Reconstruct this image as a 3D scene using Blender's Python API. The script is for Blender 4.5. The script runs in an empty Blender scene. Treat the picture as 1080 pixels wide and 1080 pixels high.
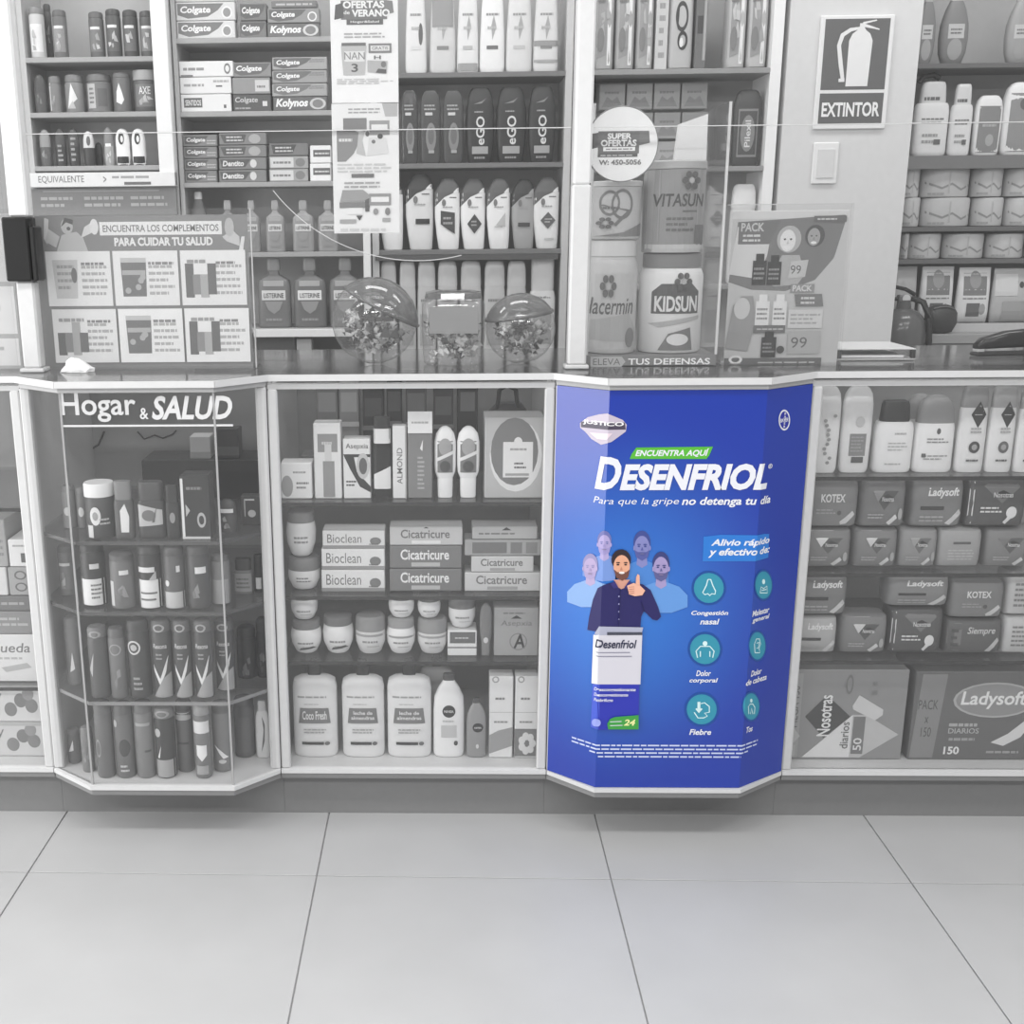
import bpy, bmesh, math, random
from mathutils import Vector, Matrix
random.seed(7)
SC = bpy.context.scene
COL = SC.collection
# ---------------------------------------------------------------- camera
F, PX, PY = 1215.46, 421.08, 559.48
CAM = Vector((.8372, -2.329, 1.2885))
YAW, PITCH, ROLL = -.0303, .2592, .0098
_f = Vector((math.sin(YAW)*math.cos(PITCH), math.cos(YAW)*math.cos(PITCH), -math.sin(PITCH)))
_r = Vector((math.cos(YAW), -math.sin(YAW), 0)); _d = _f.cross(_r)
R_ = _r*math.cos(ROLL)+_d*math.sin(ROLL); D_ = -_r*math.sin(ROLL)+_d*math.cos(ROLL)
cd = bpy.data.cameras.new('camera'); cam = bpy.data.objects.new('camera', cd); COL.objects.link(cam)
cam.matrix_world = Matrix(((R_.x, -D_.x, -_f.x, CAM.x), (R_.y, -D_.y, -_f.y, CAM.y), (R_.z, -D_.z, -_f.z, CAM.z), (0, 0, 0, 1)))
cd.sensor_width = 36; cd.lens = F/1080*36
cd.shift_x = (540-PX)/1080; cd.shift_y = (PY-540)/1080
cd.clip_start = .05
SC.camera = cam
# ---------------------------------------------------------------- light
W = bpy.data.worlds.new('world'); SC.world = W; W.use_nodes = True
W.node_tree.nodes['Background'].inputs[0].default_value = (1, 1, 1, 1)
W.node_tree.nodes['Background'].inputs[1].default_value = .42
def area(name, loc, sx, sy, power, rot=(0, 0, 0)):
    l = bpy.data.lights.new(name, 'AREA'); l.shape = 'RECTANGLE'; l.size = sx; l.size_y = sy; l.energy = power
    o = bpy.data.objects.new(name, l); o.location = loc; o.rotation_euler = rot; COL.objects.link(o)
for lx in (-.7, .9, 2.5):
    for ly, pw in ((-3.3, 30), (-1.15, 14), (.55, 11)):
        area('ceiling_lamp_light', (lx, ly, 2.75), 1.1, .3, pw)
area('left_glare_light', (-1.62, -.95, 1.12), 2.1, 1.5, 42, (0, -math.pi/2, 0))  # unseen area light, added at left for the glare on the vinyl's left facet
SC.view_settings.view_transform = 'Standard'; SC.view_settings.look = 'None'
SC.view_settings.gamma = 1; SC.view_settings.use_curve_mapping = False
SC.view_settings.exposure = 0
try: SC.cycles.transparent_max_bounces = 32
except Exception: pass
# ---------------------------------------------------------------- pixel helpers
def ray(px, py): return _f + R_*((px-PX)/F) + D_*((py-PY)/F)
def U(px, py, Y):
    d = ray(px, py); return CAM + d*((Y-CAM.y)/d.y)
def UZ(px, py, Z):
    d = ray(px, py); return CAM + d*((Z-CAM.z)/d.z)
def proj(P):
    v = Vector(P)-CAM; k = F/v.dot(_f); return PX+k*v.dot(R_), PY+k*v.dot(D_)
# ---------------------------------------------------------------- materials
def lin(v): return v/12.92 if v <= .04045 else ((v+.055)/1.055)**2.4
MATS = {}
def _new(key):
    m = bpy.data.materials.new(key); m.use_nodes = True; MATS[key] = m
    return m, m.node_tree, m.node_tree.nodes['Principled BSDF']
def G(v, fin='s', bump=0):
    """grey of display value v; finish s satin, g gloss, m matte, a aluminium"""
    v = round(v*33)/33; key = 'grey_%02d_%s' % (round(v*100), fin)
    if key in MATS: return MATS[key]
    m, t, b = _new(key); a = min(.9, max(.004, lin(v)*1.22-.006))
    b.inputs['Roughness'].default_value = {'s': .42, 'g': .18, 'm': .75, 'a': .35}[fin]
    if fin == 'a': b.inputs['Metallic'].default_value = .35
    n = t.nodes.new('ShaderNodeTexNoise'); n.inputs['Scale'].default_value = 60; n.inputs['Detail'].default_value = 3
    r = t.nodes.new('ShaderNodeMapRange'); r.inputs[3].default_value = a*.95; r.inputs[4].default_value = min(.95, a*1.05)
    c = t.nodes.new('ShaderNodeCombineColor'); g = t.nodes.new('ShaderNodeTexCoord')
    t.links.new(g.outputs['Object'], n.inputs['Vector']); t.links.new(n.outputs['Fac'], r.inputs[0])
    for i in range(3): t.links.new(r.outputs[0], c.inputs[i])
    t.links.new(c.outputs[0], b.inputs['Base Color'])
    return m
def C(rgb, rough=.35):
    """print colour from display rgb 0-255"""
    key = 'print_%d_%d_%d' % rgb
    if key in MATS: return MATS[key]
    m, t, b = _new(key)
    b.inputs['Base Color'].default_value = [min(.92, lin(x/255)*1.15) for x in rgb]+[1]
    b.inputs['Roughness'].default_value = rough
    return m
def glassy(key, tint=.95, base=.045, diff=0, dgrey=.5, rough=0.02):
    if key in MATS: return MATS[key]
    m, t, b = _new(key); N = t.nodes; N.remove(b)
    tr = N.new('ShaderNodeBsdfTransparent'); tr.inputs[0].default_value = (tint, tint, tint, 1)
    gl = N.new('ShaderNodeBsdfGlossy'); gl.inputs['Roughness'].default_value = rough
    lw = N.new('ShaderNodeLayerWeight'); p = N.new('ShaderNodeMath'); p.operation = 'POWER'; p.inputs[1].default_value = 5
    mu = N.new('ShaderNodeMath'); mu.operation = 'MULTIPLY_ADD'; mu.inputs[1].default_value = .9; mu.inputs[2].default_value = base
    t.links.new(lw.outputs['Facing'], p.inputs[0]); t.links.new(p.outputs[0], mu.inputs[0])
    mx = N.new('ShaderNodeMixShader'); t.links.new(mu.outputs[0], mx.inputs[0]); t.links.new(gl.outputs[0], mx.inputs[2])
    src = tr
    if diff:
        df = N.new('ShaderNodeBsdfDiffuse'); df.inputs[0].default_value = (dgrey,)*3+(1,)
        m2 = N.new('ShaderNodeMixShader'); m2.inputs[0].default_value = diff
        t.links.new(tr.outputs[0], m2.inputs[1]); t.links.new(df.outputs[0], m2.inputs[2]); src = m2
    t.links.new(src.outputs[0], mx.inputs[1]); t.links.new(mx.outputs[0], N['Material Output'].inputs[0])
    return m
GLASS = glassy('clear_glass', .97, .03, .03, .75)  # pale diffuse share painted in as haze over the goods behind
ACRYL = glassy('clear_acrylic', .98, .02, .02, .8)  # slight pale diffuse adds painted haze here as well
SHELFG = glassy('smoked_shelf_glass', .97, .04, .10, .25)
TOPG = glassy('worktop_glass', .96, .08, .16, .40, .10)
EDGE = G(.82, 'g')
# ---------------------------------------------------------------- mesh builder
class MB:
    def __init__(s): s.v, s.f, s.m, s.mats = [], [], [], []
    def mi(s, mat):
        if mat not in s.mats: s.mats.append(mat)
        return s.mats.index(mat)
    def add(s, vs, fs, mat):
        o = len(s.v); k = s.mi(mat); s.v += [tuple(v) for v in vs]
        for f in fs: s.f.append(tuple(i+o for i in f)); s.m.append(k)
    def box(s, x0, x1, y0, y1, z0, z1, mat, c=0):
        if c <= 0:
            vs = [(x, y, z) for x in (x0, x1) for y in (y0, y1) for z in (z0, z1)]
            s.add(vs, [(0, 1, 3, 2), (4, 6, 7, 5), (0, 4, 5, 1), (2, 3, 7, 6), (0, 2, 6, 4), (1, 5, 7, 3)], mat)
        else:   # chamfered box
            c = min(c, (x1-x0)*.45, (y1-y0)*.45, (z1-z0)*.45); bm = bmesh.new()
            bmesh.ops.create_cube(bm, size=1, matrix=Matrix.Translation(((x0+x1)/2, (y0+y1)/2, (z0+z1)/2)) @ Matrix.Diagonal((x1-x0, y1-y0, z1-z0, 1)))
            bmesh.ops.bevel(bm, geom=bm.edges[:], offset=c, segments=1, affect='EDGES')
            bm.verts.index_update(); s.add([v.co for v in bm.verts], [[v.index for v in f.verts] for f in bm.faces], mat); bm.free()
        return s
    def prism(s, pts, z0, z1, mat):      # outline in xy, counter-clockwise
        n = len(pts); vs = [(x, y, z0) for x, y in pts]+[(x, y, z1) for x, y in pts]
        s.add(vs, [tuple(range(n-1, -1, -1)), tuple(range(n, 2*n))]+[(i, (i+1) % n, n+(i+1) % n, n+i) for i in range(n)], mat); return s
    def loft(s, prof, e, mat, n=28, caps=True):   # prof: (z, hw, hd, xo, yo)
        vs, fs = [], []
        for z, hw, hd, xo, yo in prof:
            for i in range(n):
                a = 2*math.pi*i/n; ca, sa = math.cos(a), math.sin(a)
                vs.append((xo+hw*math.copysign(abs(ca)**(2/e), ca), yo+hd*math.copysign(abs(sa)**(2/e), sa), z))
        for k in range(len(prof)-1):
            for i in range(n): j = (i+1) % n; fs.append((k*n+i, k*n+j, (k+1)*n+j, (k+1)*n+i))
        if caps == 'bottom': fs.append(tuple(range(n-1, -1, -1)))
        elif caps == 'top': fs.append(tuple((len(prof)-1)*n+i for i in range(n)))
        elif caps: fs += [tuple(range(n-1, -1, -1)), tuple((len(prof)-1)*n+i for i in range(n))]
        s.add(vs, fs, mat); return s
    def tube(s, pts, r, mat, n=8, closed=False):
        pts = [Vector(p) for p in pts]; vs, fs = [], []; L = len(pts)
        for k, p in enumerate(pts):
            a = pts[(k-1) % L] if closed or k else p; b = pts[(k+1) % L] if closed or k < L-1 else p
            t = (b-a).normalized(); u = t.cross(Vector((0, .31, .95)));
            if u.length < .05: u = t.cross(Vector((1, 0, 0)))
            u.normalize(); w = t.cross(u)
            for i in range(n): q = 2*math.pi*i/n; vs.append(p+u*(r*math.cos(q))+w*(r*math.sin(q)))
        for k in range(L if closed else L-1):
            for i in range(n): j = (i+1) % n; m = (k+1) % L; fs.append((k*n+i, m*n+i, m*n+j, k*n+j))
        if not closed: fs += [tuple(range(n)), tuple((L-1)*n+i for i in range(n-1, -1, -1))]
        s.add(vs, fs, mat); return s
    def build(s, name, parent=None, smooth=0, loc=None):
        me = bpy.data.meshes.new(name); me.from_pydata(s.v, [], s.f)
        for m in s.mats: me.materials.append(m)
        me.polygons.foreach_set('material_index', s.m)
        if smooth:
            me.polygons.foreach_set('use_smooth', [True]*len(s.f)); me.update(); me.set_sharp_from_angle(angle=smooth)
        me.update(); return link(name, me, parent, loc)
def link(name, me, parent=None, loc=None):
    o = bpy.data.objects.new(name, me); COL.objects.link(o)
    if parent: o.parent = parent
    if loc is not None: o.location = loc
    return o
LABELS = {}
def tag(o, label=None, cat=None, group=None, kind=None):
    if label:
        n = len(label.replace(',', ' ').split())
        if n > 16 or n < 4: print('LABEL LENGTH', n, label)
        if label in LABELS: print('LABEL TWICE', label)
        LABELS[label] = 1
        o['label'] = label
    if cat: o['category'] = cat
    if group: o['group'] = group
    if kind: o['kind'] = kind
    return o
def thing(name, loc, label, cat, group=None):
    o = bpy.data.objects.new(name, None); o.empty_display_size = .05; o.location = loc; COL.objects.link(o)
    return tag(o, label, cat, group)
def struct(o): o['kind'] = 'structure'; return o
ORD = 'first second third fourth fifth sixth seventh eighth ninth tenth eleventh twelfth'.split()
# ---------------------------------------------------------------- flat print
TXT = {}
def glyphs(s, bold=0, shear=0):
    key = (s, bold, shear)
    if key not in TXT:
        c = bpy.data.curves.new('t', 'FONT'); c.body = s; c.size = 1; c.resolution_u = 3; c.shear = shear; c.offset = bold; c.fill_mode = 'FRONT'
        if '\n' in s: c.align_x = 'CENTER'
        o = bpy.data.objects.new('t', c); me = o.to_mesh()
        vs = [(v.co.x, v.co.y) for v in me.vertices]; fs = [tuple(p.vertices) for p in me.polygons]
        o.to_mesh_clear(); bpy.data.objects.remove(o); bpy.data.curves.remove(c)
        xs = [v[0] for v in vs]; ys = [v[1] for v in vs]; x0, x1, y0, y1 = min(xs), max(xs), min(ys), max(ys)
        TXT[key] = ([((x-x0)/(x1-x0), (y-y0)/(y1-y0)) for x, y in vs], fs, (x1-x0)/(y1-y0))
    return TXT[key]
def flat2d(d):
    """one print element -> list of (verts2d, faces, grey)"""
    k = d[0]
    if k == 'r': _, u0, u1, v0, v1, g = d; return [([(u0, v0), (u1, v0), (u1, v1), (u0, v1)], [(0, 1, 2, 3)], g)]
    if k == 'e':
        _, u, v, a, b, g = d; n = 20
        return [([(u+a*math.cos(2*math.pi*i/n), v+b*math.sin(2*math.pi*i/n)) for i in range(n)], [tuple(range(n))], g)]
    if k == 'o':    # ring
        _, u, v, a, b, w, g = d; n = 24; vs = []
        for s in (1, 1-w): vs += [(u+a*s*math.cos(2*math.pi*i/n), v+b*s*math.sin(2*math.pi*i/n)) for i in range(n)]
        return [(vs, [(i, (i+1) % n, n+(i+1) % n, n+i) for i in range(n)], g)]
    if k == 'p': return [(list(d[1]), [tuple(range(len(d[1])))], d[2])]
    if k == 't':
        _, s, u0, u1, v0, v1, g = d[:7]; sh = d[7] if len(d) > 7 else 0; rot = d[8] if len(d) > 8 else 0; bo = d[9] if len(d) > 9 else .012
        vs, fs, _a = glyphs(s, bo, sh)
        if rot: vs = [(1-y, x) for x, y in vs]
        return [([(u0+x*(u1-u0), v0+y*(v1-v0)) for x, y in vs], fs, g)]
    if k == 'l':    # unreadable small print: n rows
        _, u0, u1, v0, v1, n, g = d; out = []; h = (v1-v0)/n; rr = random.Random(int(abs(u0)*97+v0*131+n))
        vs, fs = [], []
        for i in range(n):
            a = u0; z = v0+h*(i+.25); end = u1-(u1-u0)*rr.choice((0, .08, .25))
            while a < end:
                b = min(end, a+(u1-u0)*rr.uniform(.1, .28)); o = len(vs)
                vs += [(a, z), (b, z), (b, z+h*.45), (a, z+h*.45)]; fs.append((o, o+1, o+2, o+3)); a = b+(u1-u0)*.035
        return [(vs, fs, g)]
def cutmesh(vs, fs, xs=(), zs=()):
    bm = bmesh.new(); bv = [bm.verts.new((x, 0, z)) for x, z in vs]
    for f in fs:
        try: bm.faces.new([bv[i] for i in f])
        except ValueError: pass
    for x in xs: bmesh.ops.bisect_plane(bm, geom=bm.verts[:]+bm.edges[:]+bm.faces[:], plane_co=(x, 0, 0), plane_no=(1, 0, 0), dist=1e-6)
    for z in zs: bmesh.ops.bisect_plane(bm, geom=bm.verts[:]+bm.edges[:]+bm.faces[:], plane_co=(0, 0, z), plane_no=(0, 0, 1), dist=1e-6)
    bmesh.ops.triangulate(bm, faces=[f for f in bm.faces if len(f.verts) > 4])
    bm.verts.index_update(); r = [(v.co.x, v.co.z) for v in bm.verts], [[v.index for v in f.verts] for f in bm.faces]; bm.free(); return r
def print_on(parent, decals, W, H, yf, curved=0, name='printed_label', eps=None, fin='s'):
    """all flat print of one thing as one part; u in -1..1 across the width, v in 0..1 up the height"""
    if not decals: return
    b = MB(); k = 0; eps = eps or (.0004 if curved else .0001)
    for d in decals:
        for vs, fs, g in flat2d(d):
            vs = [(u*W/2, v*H) for u, v in vs]
            xs = [v[0] for v in vs]; zs = [v[1] for v in vs]; x0, x1, z0, z1 = min(xs), max(xs), min(zs), max(zs)
            if curved:
                nx = min(10, int((x1-x0)/W*curved)+1); nz = min(6, int((z1-z0)/H*curved*.8)+1)
                vs, fs = cutmesh(vs, fs, [x0+(x1-x0)*i/nx for i in range(1, nx)], [z0+(z1-z0)*i/nz for i in range(1, nz)])
            k += 1
            b.add([(x, yf(x, z)-eps*k, z) for x, z in vs], fs, G(g, fin) if not isinstance(g, tuple) else C(g))
    # face the camera side
    return b.build(name, parent)
# ---------------------------------------------------------------- room shell
def floor_mat():
    m, t, b = _new('floor_tile_glaze'); N = t.nodes
    n = N.new('ShaderNodeTexNoise'); n.inputs['Scale'].default_value = 5; n.inputs['Detail'].default_value = 6
    r = N.new('ShaderNodeValToRGB'); r.color_ramp.elements[0].color = (.46, .46, .46, 1); r.color_ramp.elements[1].color = (.54, .54, .54, 1)
    g = N.new('ShaderNodeNewGeometry'); t.links.new(g.outputs['Position'], n.inputs['Vector'])
    t.links.new(n.outputs['Fac'], r.inputs[0]); t.links.new(r.outputs[0], b.inputs['Base Color'])
    b.inputs['Roughness'].default_value = .38; return m
fb = MB().box(-3.2, 4.2, -4.5, 1.69, -.05, -.004, G(.6, 'm')).build('floor'); struct(fb)
FT = floor_mat(); ta = MB(); ta.box(-.2986, .2986, -.2986, .2986, -.004, 0, FT, .0008); tile0 = None
cs, sn = math.cos(-.010), math.sin(-.010)
for i in range(-5, 6):
    for j in range(-7, 2):
        lx, ly = .6*i+.3, -.2254+.6*j+.3
        if tile0 is None: o = tile0 = ta.build('tile', fb)
        else: o = link('tile', tile0.data, fb)
        o.location = (cs*lx-sn*ly, sn*lx+cs*ly, 0); o.rotation_euler.z = -.010
WALL = G(.80, 'm')
struct(MB().box(-3.2, 4.2, 1.62, 1.69, 0, 2.9, G(.66, 'm')).build('wall_back'))
# white column between the shelves
cl, cr = U(822, 180, 1.12).x, U(957, 180, 1.12).x
struct(MB().box(cl, cr, 1.12, 1.62, 0, 2.9, G(.80, 'm')).build('wall_column'))
wl_ = MB(); wl_.box(-1.80, -1.70, -.15, 1.615, 0, 2.9, WALL); wl_.box(-1.80, -1.70, -1.75, -.15, 2.25, 2.9, WALL); wl_.box(-1.80, -1.70, -4.4, -1.75, 0, 2.9, WALL); struct(wl_.build('wall_left'))
dr_ = MB(); dr_.box(-1.78, -1.72, -.21, -.155, 0, 2.24, G(.6)); dr_.box(-1.78, -1.72, -1.745, -1.69, 0, 2.24, G(.6)); dr_.box(-1.78, -1.72, -1.69, -.21, 2.18, 2.24, G(.6)); struct(dr_.build('door_1'))  # unseen door frame, added behind the glare light
# ---------------------------------------------------------------- counter
TOP = .998; LED = .127; CD = .46
XB = [-.62, U(20, 405, 0).x, U(281, 405, 0).x, U(586, 405, 0).x, U(857, 405, 0).x, 2.62]
def bay_pts(k, off=0.0):
    """front outline of the two bays that stand forward"""
    a, b = XB[k], XB[k+1]
    if k == 1: fl, fr = UZ(98, 827, LED), UZ(246, 828, LED)
    else: fl, fr = UZ(628, 830, LED), UZ(778, 830, LED)
    y = (fl.y+fr.y)/2
    return [(a, 0), (fl.x, y), (fr.x, y), (b, 0)]
BAY = {1: bay_pts(1), 3: bay_pts(3)}
print('bays', BAY, XB)
ALU = G(.76, 's'); PLINTH = G(.47, 's'); BOARD = G(.70, 's'); BACKP = G(.67, 's')
CLAB = {0: 'glass display cabinet at the left edge of the counter, with cream boxes',
        1: 'forward glass bay of spray cans with white lettering on its front',
        2: 'flat-fronted glass display cabinet of creams and lotions in the counter middle',
        3: 'forward bay of the counter hidden behind the blue vinyl',
        4: 'glass display cabinet of sanitary pads right of the blue vinyl'}
CAB = {}
def off_poly(pts, d):
    """push an open front outline outwards (towards the camera) by d"""
    out = []
    for i, p in enumerate(pts):
        ns = []
        for a, b in ((i-1, i), (i, i+1)):
            if 0 <= a and b < len(pts):
                e = Vector((pts[b][0]-pts[a][0], pts[b][1]-pts[a][1])); ns.append(Vector((e.y, -e.x)).normalized())
        n = sum(ns, Vector((0, 0)))/len(ns); n /= n.length_squared
        if i in (0, len(pts)-1): n = Vector((0, -1))
        out.append((p[0]+n.x*d, p[1]+n.y*d))
    return out
for k in range(5):
    x0, x1 = XB[k]+.001, XB[k+1]-.001
    c = CAB[k] = thing('display_cabinet', ((x0+x1)/2, .2, 0), CLAB[k], 'cabinet', 'glass display cabinets of the counter'); ox = (x0+x1)/2
    def P(name, fn, smooth=0):
        b = MB(); fn(b); o = b.build(name, c, smooth); o.matrix_parent_inverse = Matrix.Translation((-ox, -.2, 0)); return o
    P('plinth', lambda b: b.box(x0-.0008, x1+.0008, .03, CD, 0, .104, PLINTH))
    fr = BAY.get(k) or [(x0, 0), (x1, 0)]
    fr = [(min(max(x, x0), x1), y) for x, y in fr]
    def slab(b, z0, z1, mat, d, yb=CD):
        b.prism(off_poly(fr, d)+[(x1, yb), (x0, yb)], z0, z1, mat)
    P('base_board', lambda b: slab(b, .104, .118, G(.52), .004))
    P('base_trim', lambda b: slab(b, .118, LED, G(.78), .010))
    P('back_panel', lambda b: b.box(x0, x1, CD-.012, CD, LED, .972, BACKP))
    for xa, xb in ((x0, x0+.008), (x1-.008, x1)): P('side_panel', lambda b: b.box(xa, xb, .012, CD-.012, LED, .972, BOARD))
    # uprights and panes
    if k in BAY:
        zt = .975
        P('top_rail', lambda b: slab(b, zt, .986, G(.66), .006, .03))
        if k == 1:
            for i in range(3):
                (ax, ay), (bx, by) = fr[i], fr[i+1]; e = Vector((bx-ax, by-ay)).normalized(); nn = Vector((e.y, -e.x))*.005
                q = [(ax, ay), (bx, by), (bx-nn.x, by-nn.y), (ax-nn.x, ay-nn.y)]
                P('glass_pane', lambda b: b.prism(q, LED, zt, GLASS))
            for i in (1, 2): P('glass_edge', lambda b: b.box(fr[i][0]-.002, fr[i][0]+.002, fr[i][1]-.002, fr[i][1]+.002, LED, zt, G(.62, 'g')))
        for xa, xb in ((x0, x0+.022), (x1-.022, x1)): P('upright', lambda b: b.box(xa, xb, -.008, .012, LED, zt, ALU, .003))
    else:
        P('top_rail', lambda b: b.box(x0, x1, 0, .02, .968, .978, ALU))
        for xa, xb in ((x0, x0+.020), (x1-.020, x1)): P('upright', lambda b: b.box(xa, xb, -.004, .016, LED, .968, ALU, .003))
        P('glass_pane', lambda b: b.box(x0+.020, x1-.020, .004, .009, LED, .968, GLASS))
def shelf_part(k, py, pxr, Yf, d=.006, th=.008, mat=SHELFG, yb=CD-.012):
    """a cabinet shelf whose top carries things seen at pixel row py"""
    z = U(pxr, py, Yf).z; x0, x1 = XB[k]+.010, XB[k+1]-.010; b = MB()
    if k in BAY:
        f = [(min(max(x, x0), x1), y) for x, y in off_poly(BAY[k], -.012)]; f[0] = (x0, .016); f[-1] = (x1, .016)
        b.prism(f+[(x1, yb), (x0, yb)], z-th, z, mat)
    else: b.box(x0, x1, .018, yb, z-th, z, mat)
    if k in BAY:
        ed = [(f[0], f[1])]+f[1:]; b2 = MB()
        for (ax, ay), (bx, by) in zip(f[:-1], f[1:]):
            e = Vector((bx-ax, by-ay)).normalized(); n = Vector((e.y, -e.x))*.0012; b2.prism([(ax+n.x, ay+n.y), (bx+n.x, by+n.y), (bx, by), (ax, ay)], z-th, z, G(.34 if mat is SHELFG else .55, 'g'))
    else: b2 = MB(); b2.box(x0, x1, .0165, .0178, z-th, z, G(.22, 'g'))
    o = b2.build('shelf_edge', CAB[k]); o.matrix_parent_inverse = Matrix.Translation(-CAB[k].location)
    o = b.build('shelf', CAB[k]); o.matrix_parent_inverse = Matrix.Translation(-CAB[k].location); return z
Z2 = [shelf_part(2, p, 440, .05) for p in (526, 624, 692)]+[LED]
Z4 = [shelf_part(4, p, 960, .05) for p in (499, 600, 691)]+[LED]
Z1 = [shelf_part(1, p, 150, -.05, mat=GLASS if i == 2 else SHELFG) for i, p in enumerate((568, 642, 736))]+[LED]
Z0 = [shelf_part(0, p, 10, .05) for p in (532, 719)]+[LED]
# worktop follows the bays
wp = [(XB[0], -.008)]
for k in (1, 3):
    q = off_poly(BAY[k], .014); q[0] = (XB[k]-.004, -.008); q[-1] = (XB[k+1]+.004, -.008); wp += q
wp += [(XB[5], -.008), (XB[5], CD+.02), (XB[0], CD+.02)]
wt = thing('worktop', (1, .2, TOP-.012), 'long grey glass worktop running along the whole pharmacy counter', 'worktop')
b = MB(); b.prism(wp, TOP-.0115, TOP, TOPG); o = b.build('slab', wt); o.matrix_parent_inverse = Matrix.Translation(-wt.location)
b = MB()
for (ax, ay), (bx, by) in zip(wp[:-3], wp[1:-2]):
    e = Vector((bx-ax, by-ay)).normalized(); n = Vector((e.y, -e.x))*.0025
    b.prism([(ax+n.x, ay+n.y), (bx+n.x, by+n.y), (bx, by), (ax, ay)], TOP-.0125, TOP+.0005, G(.78))
o = b.build('edge_trim', wt); o.matrix_parent_inverse = Matrix.Translation(-wt.location)
# lettering on the forward bay
yb1 = BAY[1][1][1]
def on_plane(name, parent, decals, rect, Y, eps=.00006, depth=0, org=None):
    """print laid out in pixel coordinates inside rect=(x0,y0,x1,y1) on the plane y=Y; u,v are 0..1 with v down"""
    x0, y0, x1, y1 = rect; xm = (x0+x1)/2; A = U(x0, (y0+y1)/2, Y); B = U(x1, (y0+y1)/2, Y); T = U(xm, y0, Y).z; Bo = U(xm, y1, Y).z
    org = org or Vector((0, 0, 0)); b = MB(); k = 0
    for d in decals:
        for vs, fs, g in flat2d(d):
            k += 1
            b.add([(A.x+(B.x-A.x)*u-org.x, Y-eps*k-org.y, Bo+(T-Bo)*v-org.z) for u, v in vs], fs, G(g) if not isinstance(g, tuple) else C(g))
    return b.build(name, parent)
loc1 = CAB[1].location
on_plane('lettering', CAB[1], [('t', 'Hogar', 0, .44, .14, 1, .76, 0, 0, .015), ('t', '&', .46, .51, .22, .55, .80), ('t', 'SALUD', .53, 1, .2, .9, .78, .25, 0, .03), ('r', 0, 1, 0, .06, .80)], (64, 414, 245, 450), yb1-.001, org=loc1)
# ---------------------------------------------------------------- blue vinyl on the forward bay
VP = off_poly(BAY[3], .004); VP[0] = (XB[3]+.002, -.009); VP[3] = (XB[4]-.002, -.009)
SEG = []; s = 0
for (ax, ay), (bx, by) in zip(VP[:-1], VP[1:]):
    L = math.hypot(bx-ax, by-ay); SEG.append((s, L, Vector((ax, ay)), Vector((bx-ax, by-ay))/L)); s += L
STOT = s; VZ0, VZ1 = LED+.001, .974
def v_sz(px, py):
    """photo pixel -> developed coordinate along the vinyl and height"""
    d = ray(px, py); best = None
    for i, (s0, L, a, e) in enumerate(SEG):
        n = Vector((e.y, -e.x)); t = (a-CAM.xy).dot(n)/d.xy.dot(n); P = CAM+d*t; u = (P.xy-a).dot(e)
        c = max(0, -u, u-L)
        if best is None or c < best[0]-1e-9: best = (c, s0+u, P.z)
    return best[1], best[2]
def v_pt(s, z, off):
    for i, (s0, L, a, e) in enumerate(SEG):
        if s <= s0+L+1e-7 or i == 2:
            p = a+e*(s-s0); n = Vector((e.y, -e.x)); return (p.x+n.x*off, p.y+n.y*off, z)
vin = thing('vinyl_wrap', (XB[3]/2+XB[4]/2, BAY[3][1][1], LED), 'blue cold-medicine vinyl wrapped around the forward bay of the counter', 'vinyl wrap')
def vbuild(name, items, lvl, label=None):
    b = MB(); k = 0
    for vs, fs, c in items:
        vs, fs = cutmesh(vs, fs, [SEG[1][0], SEG[2][0]])
        # each facet gets its own copies so that nothing bridges a fold
        b.add([v_pt(s, z, .0006*lvl+.0002*k) for s, z in vs], fs, c if not isinstance(c, tuple) else C(c, .3)); k += 1
    o = b.build(name, vin); o.matrix_parent_inverse = Matrix.Translation(-vin.location)
    if label: o['label'] = label
    return o
def vinyl_mat():
    m, t, b = _new('blue_vinyl_print'); N = t.nodes; g = N.new('ShaderNodeNewGeometry')
    def blob(c, rx, rz, lo, hi):
        v = N.new('ShaderNodeVectorMath'); v.operation = 'SUBTRACT'; v.inputs[1].default_value = c
        w = N.new('ShaderNodeVectorMath'); w.operation = 'MULTIPLY'; w.inputs[1].default_value = (1/rx, 0, 1/rz)
        l = N.new('ShaderNodeVectorMath'); l.operation = 'LENGTH'
        r = N.new('ShaderNodeMapRange'); r.interpolation_type = 'SMOOTHSTEP'; r.inputs[1].default_value = 0; r.inputs[2].default_value = 1; r.inputs[3].default_value = hi; r.inputs[4].default_value = lo
        t.links.new(g.outputs['Position'], v.inputs[0]); t.links.new(v.outputs[0], w.inputs[0]); t.links.new(w.outputs[0], l.inputs[0]); t.links.new(l.outputs['Value'], r.inputs[0]); return r
    c = U(655, 640, -.08); r1 = blob((c.x, 0, c.z), .36, .42, 0, 1)
    mx = N.new('ShaderNodeMix'); mx.data_type = 'RGBA'
    mx.inputs[6].default_value = [lin(x/255)*.95 for x in (18, 56, 170)]+[1]; mx.inputs[7].default_value = [lin(x/255)*1.05 for x in (34, 116, 208)]+[1]
    t.links.new(r1.outputs[0], mx.inputs[0]); t.links.new(mx.outputs[2], b.inputs['Base Color'])
    b.inputs['Roughness'].default_value = .24; b.inputs['IOR'].default_value = 1.7; return m
sheet = MB(); VM = vinyl_mat()
ring = [[(0, VZ0), (SEG[1][0], VZ0), (SEG[2][0], VZ0), (STOT, VZ0)], [(0, VZ1), (SEG[1][0], VZ1), (SEG[2][0], VZ1), (STOT, VZ1)]]
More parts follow.
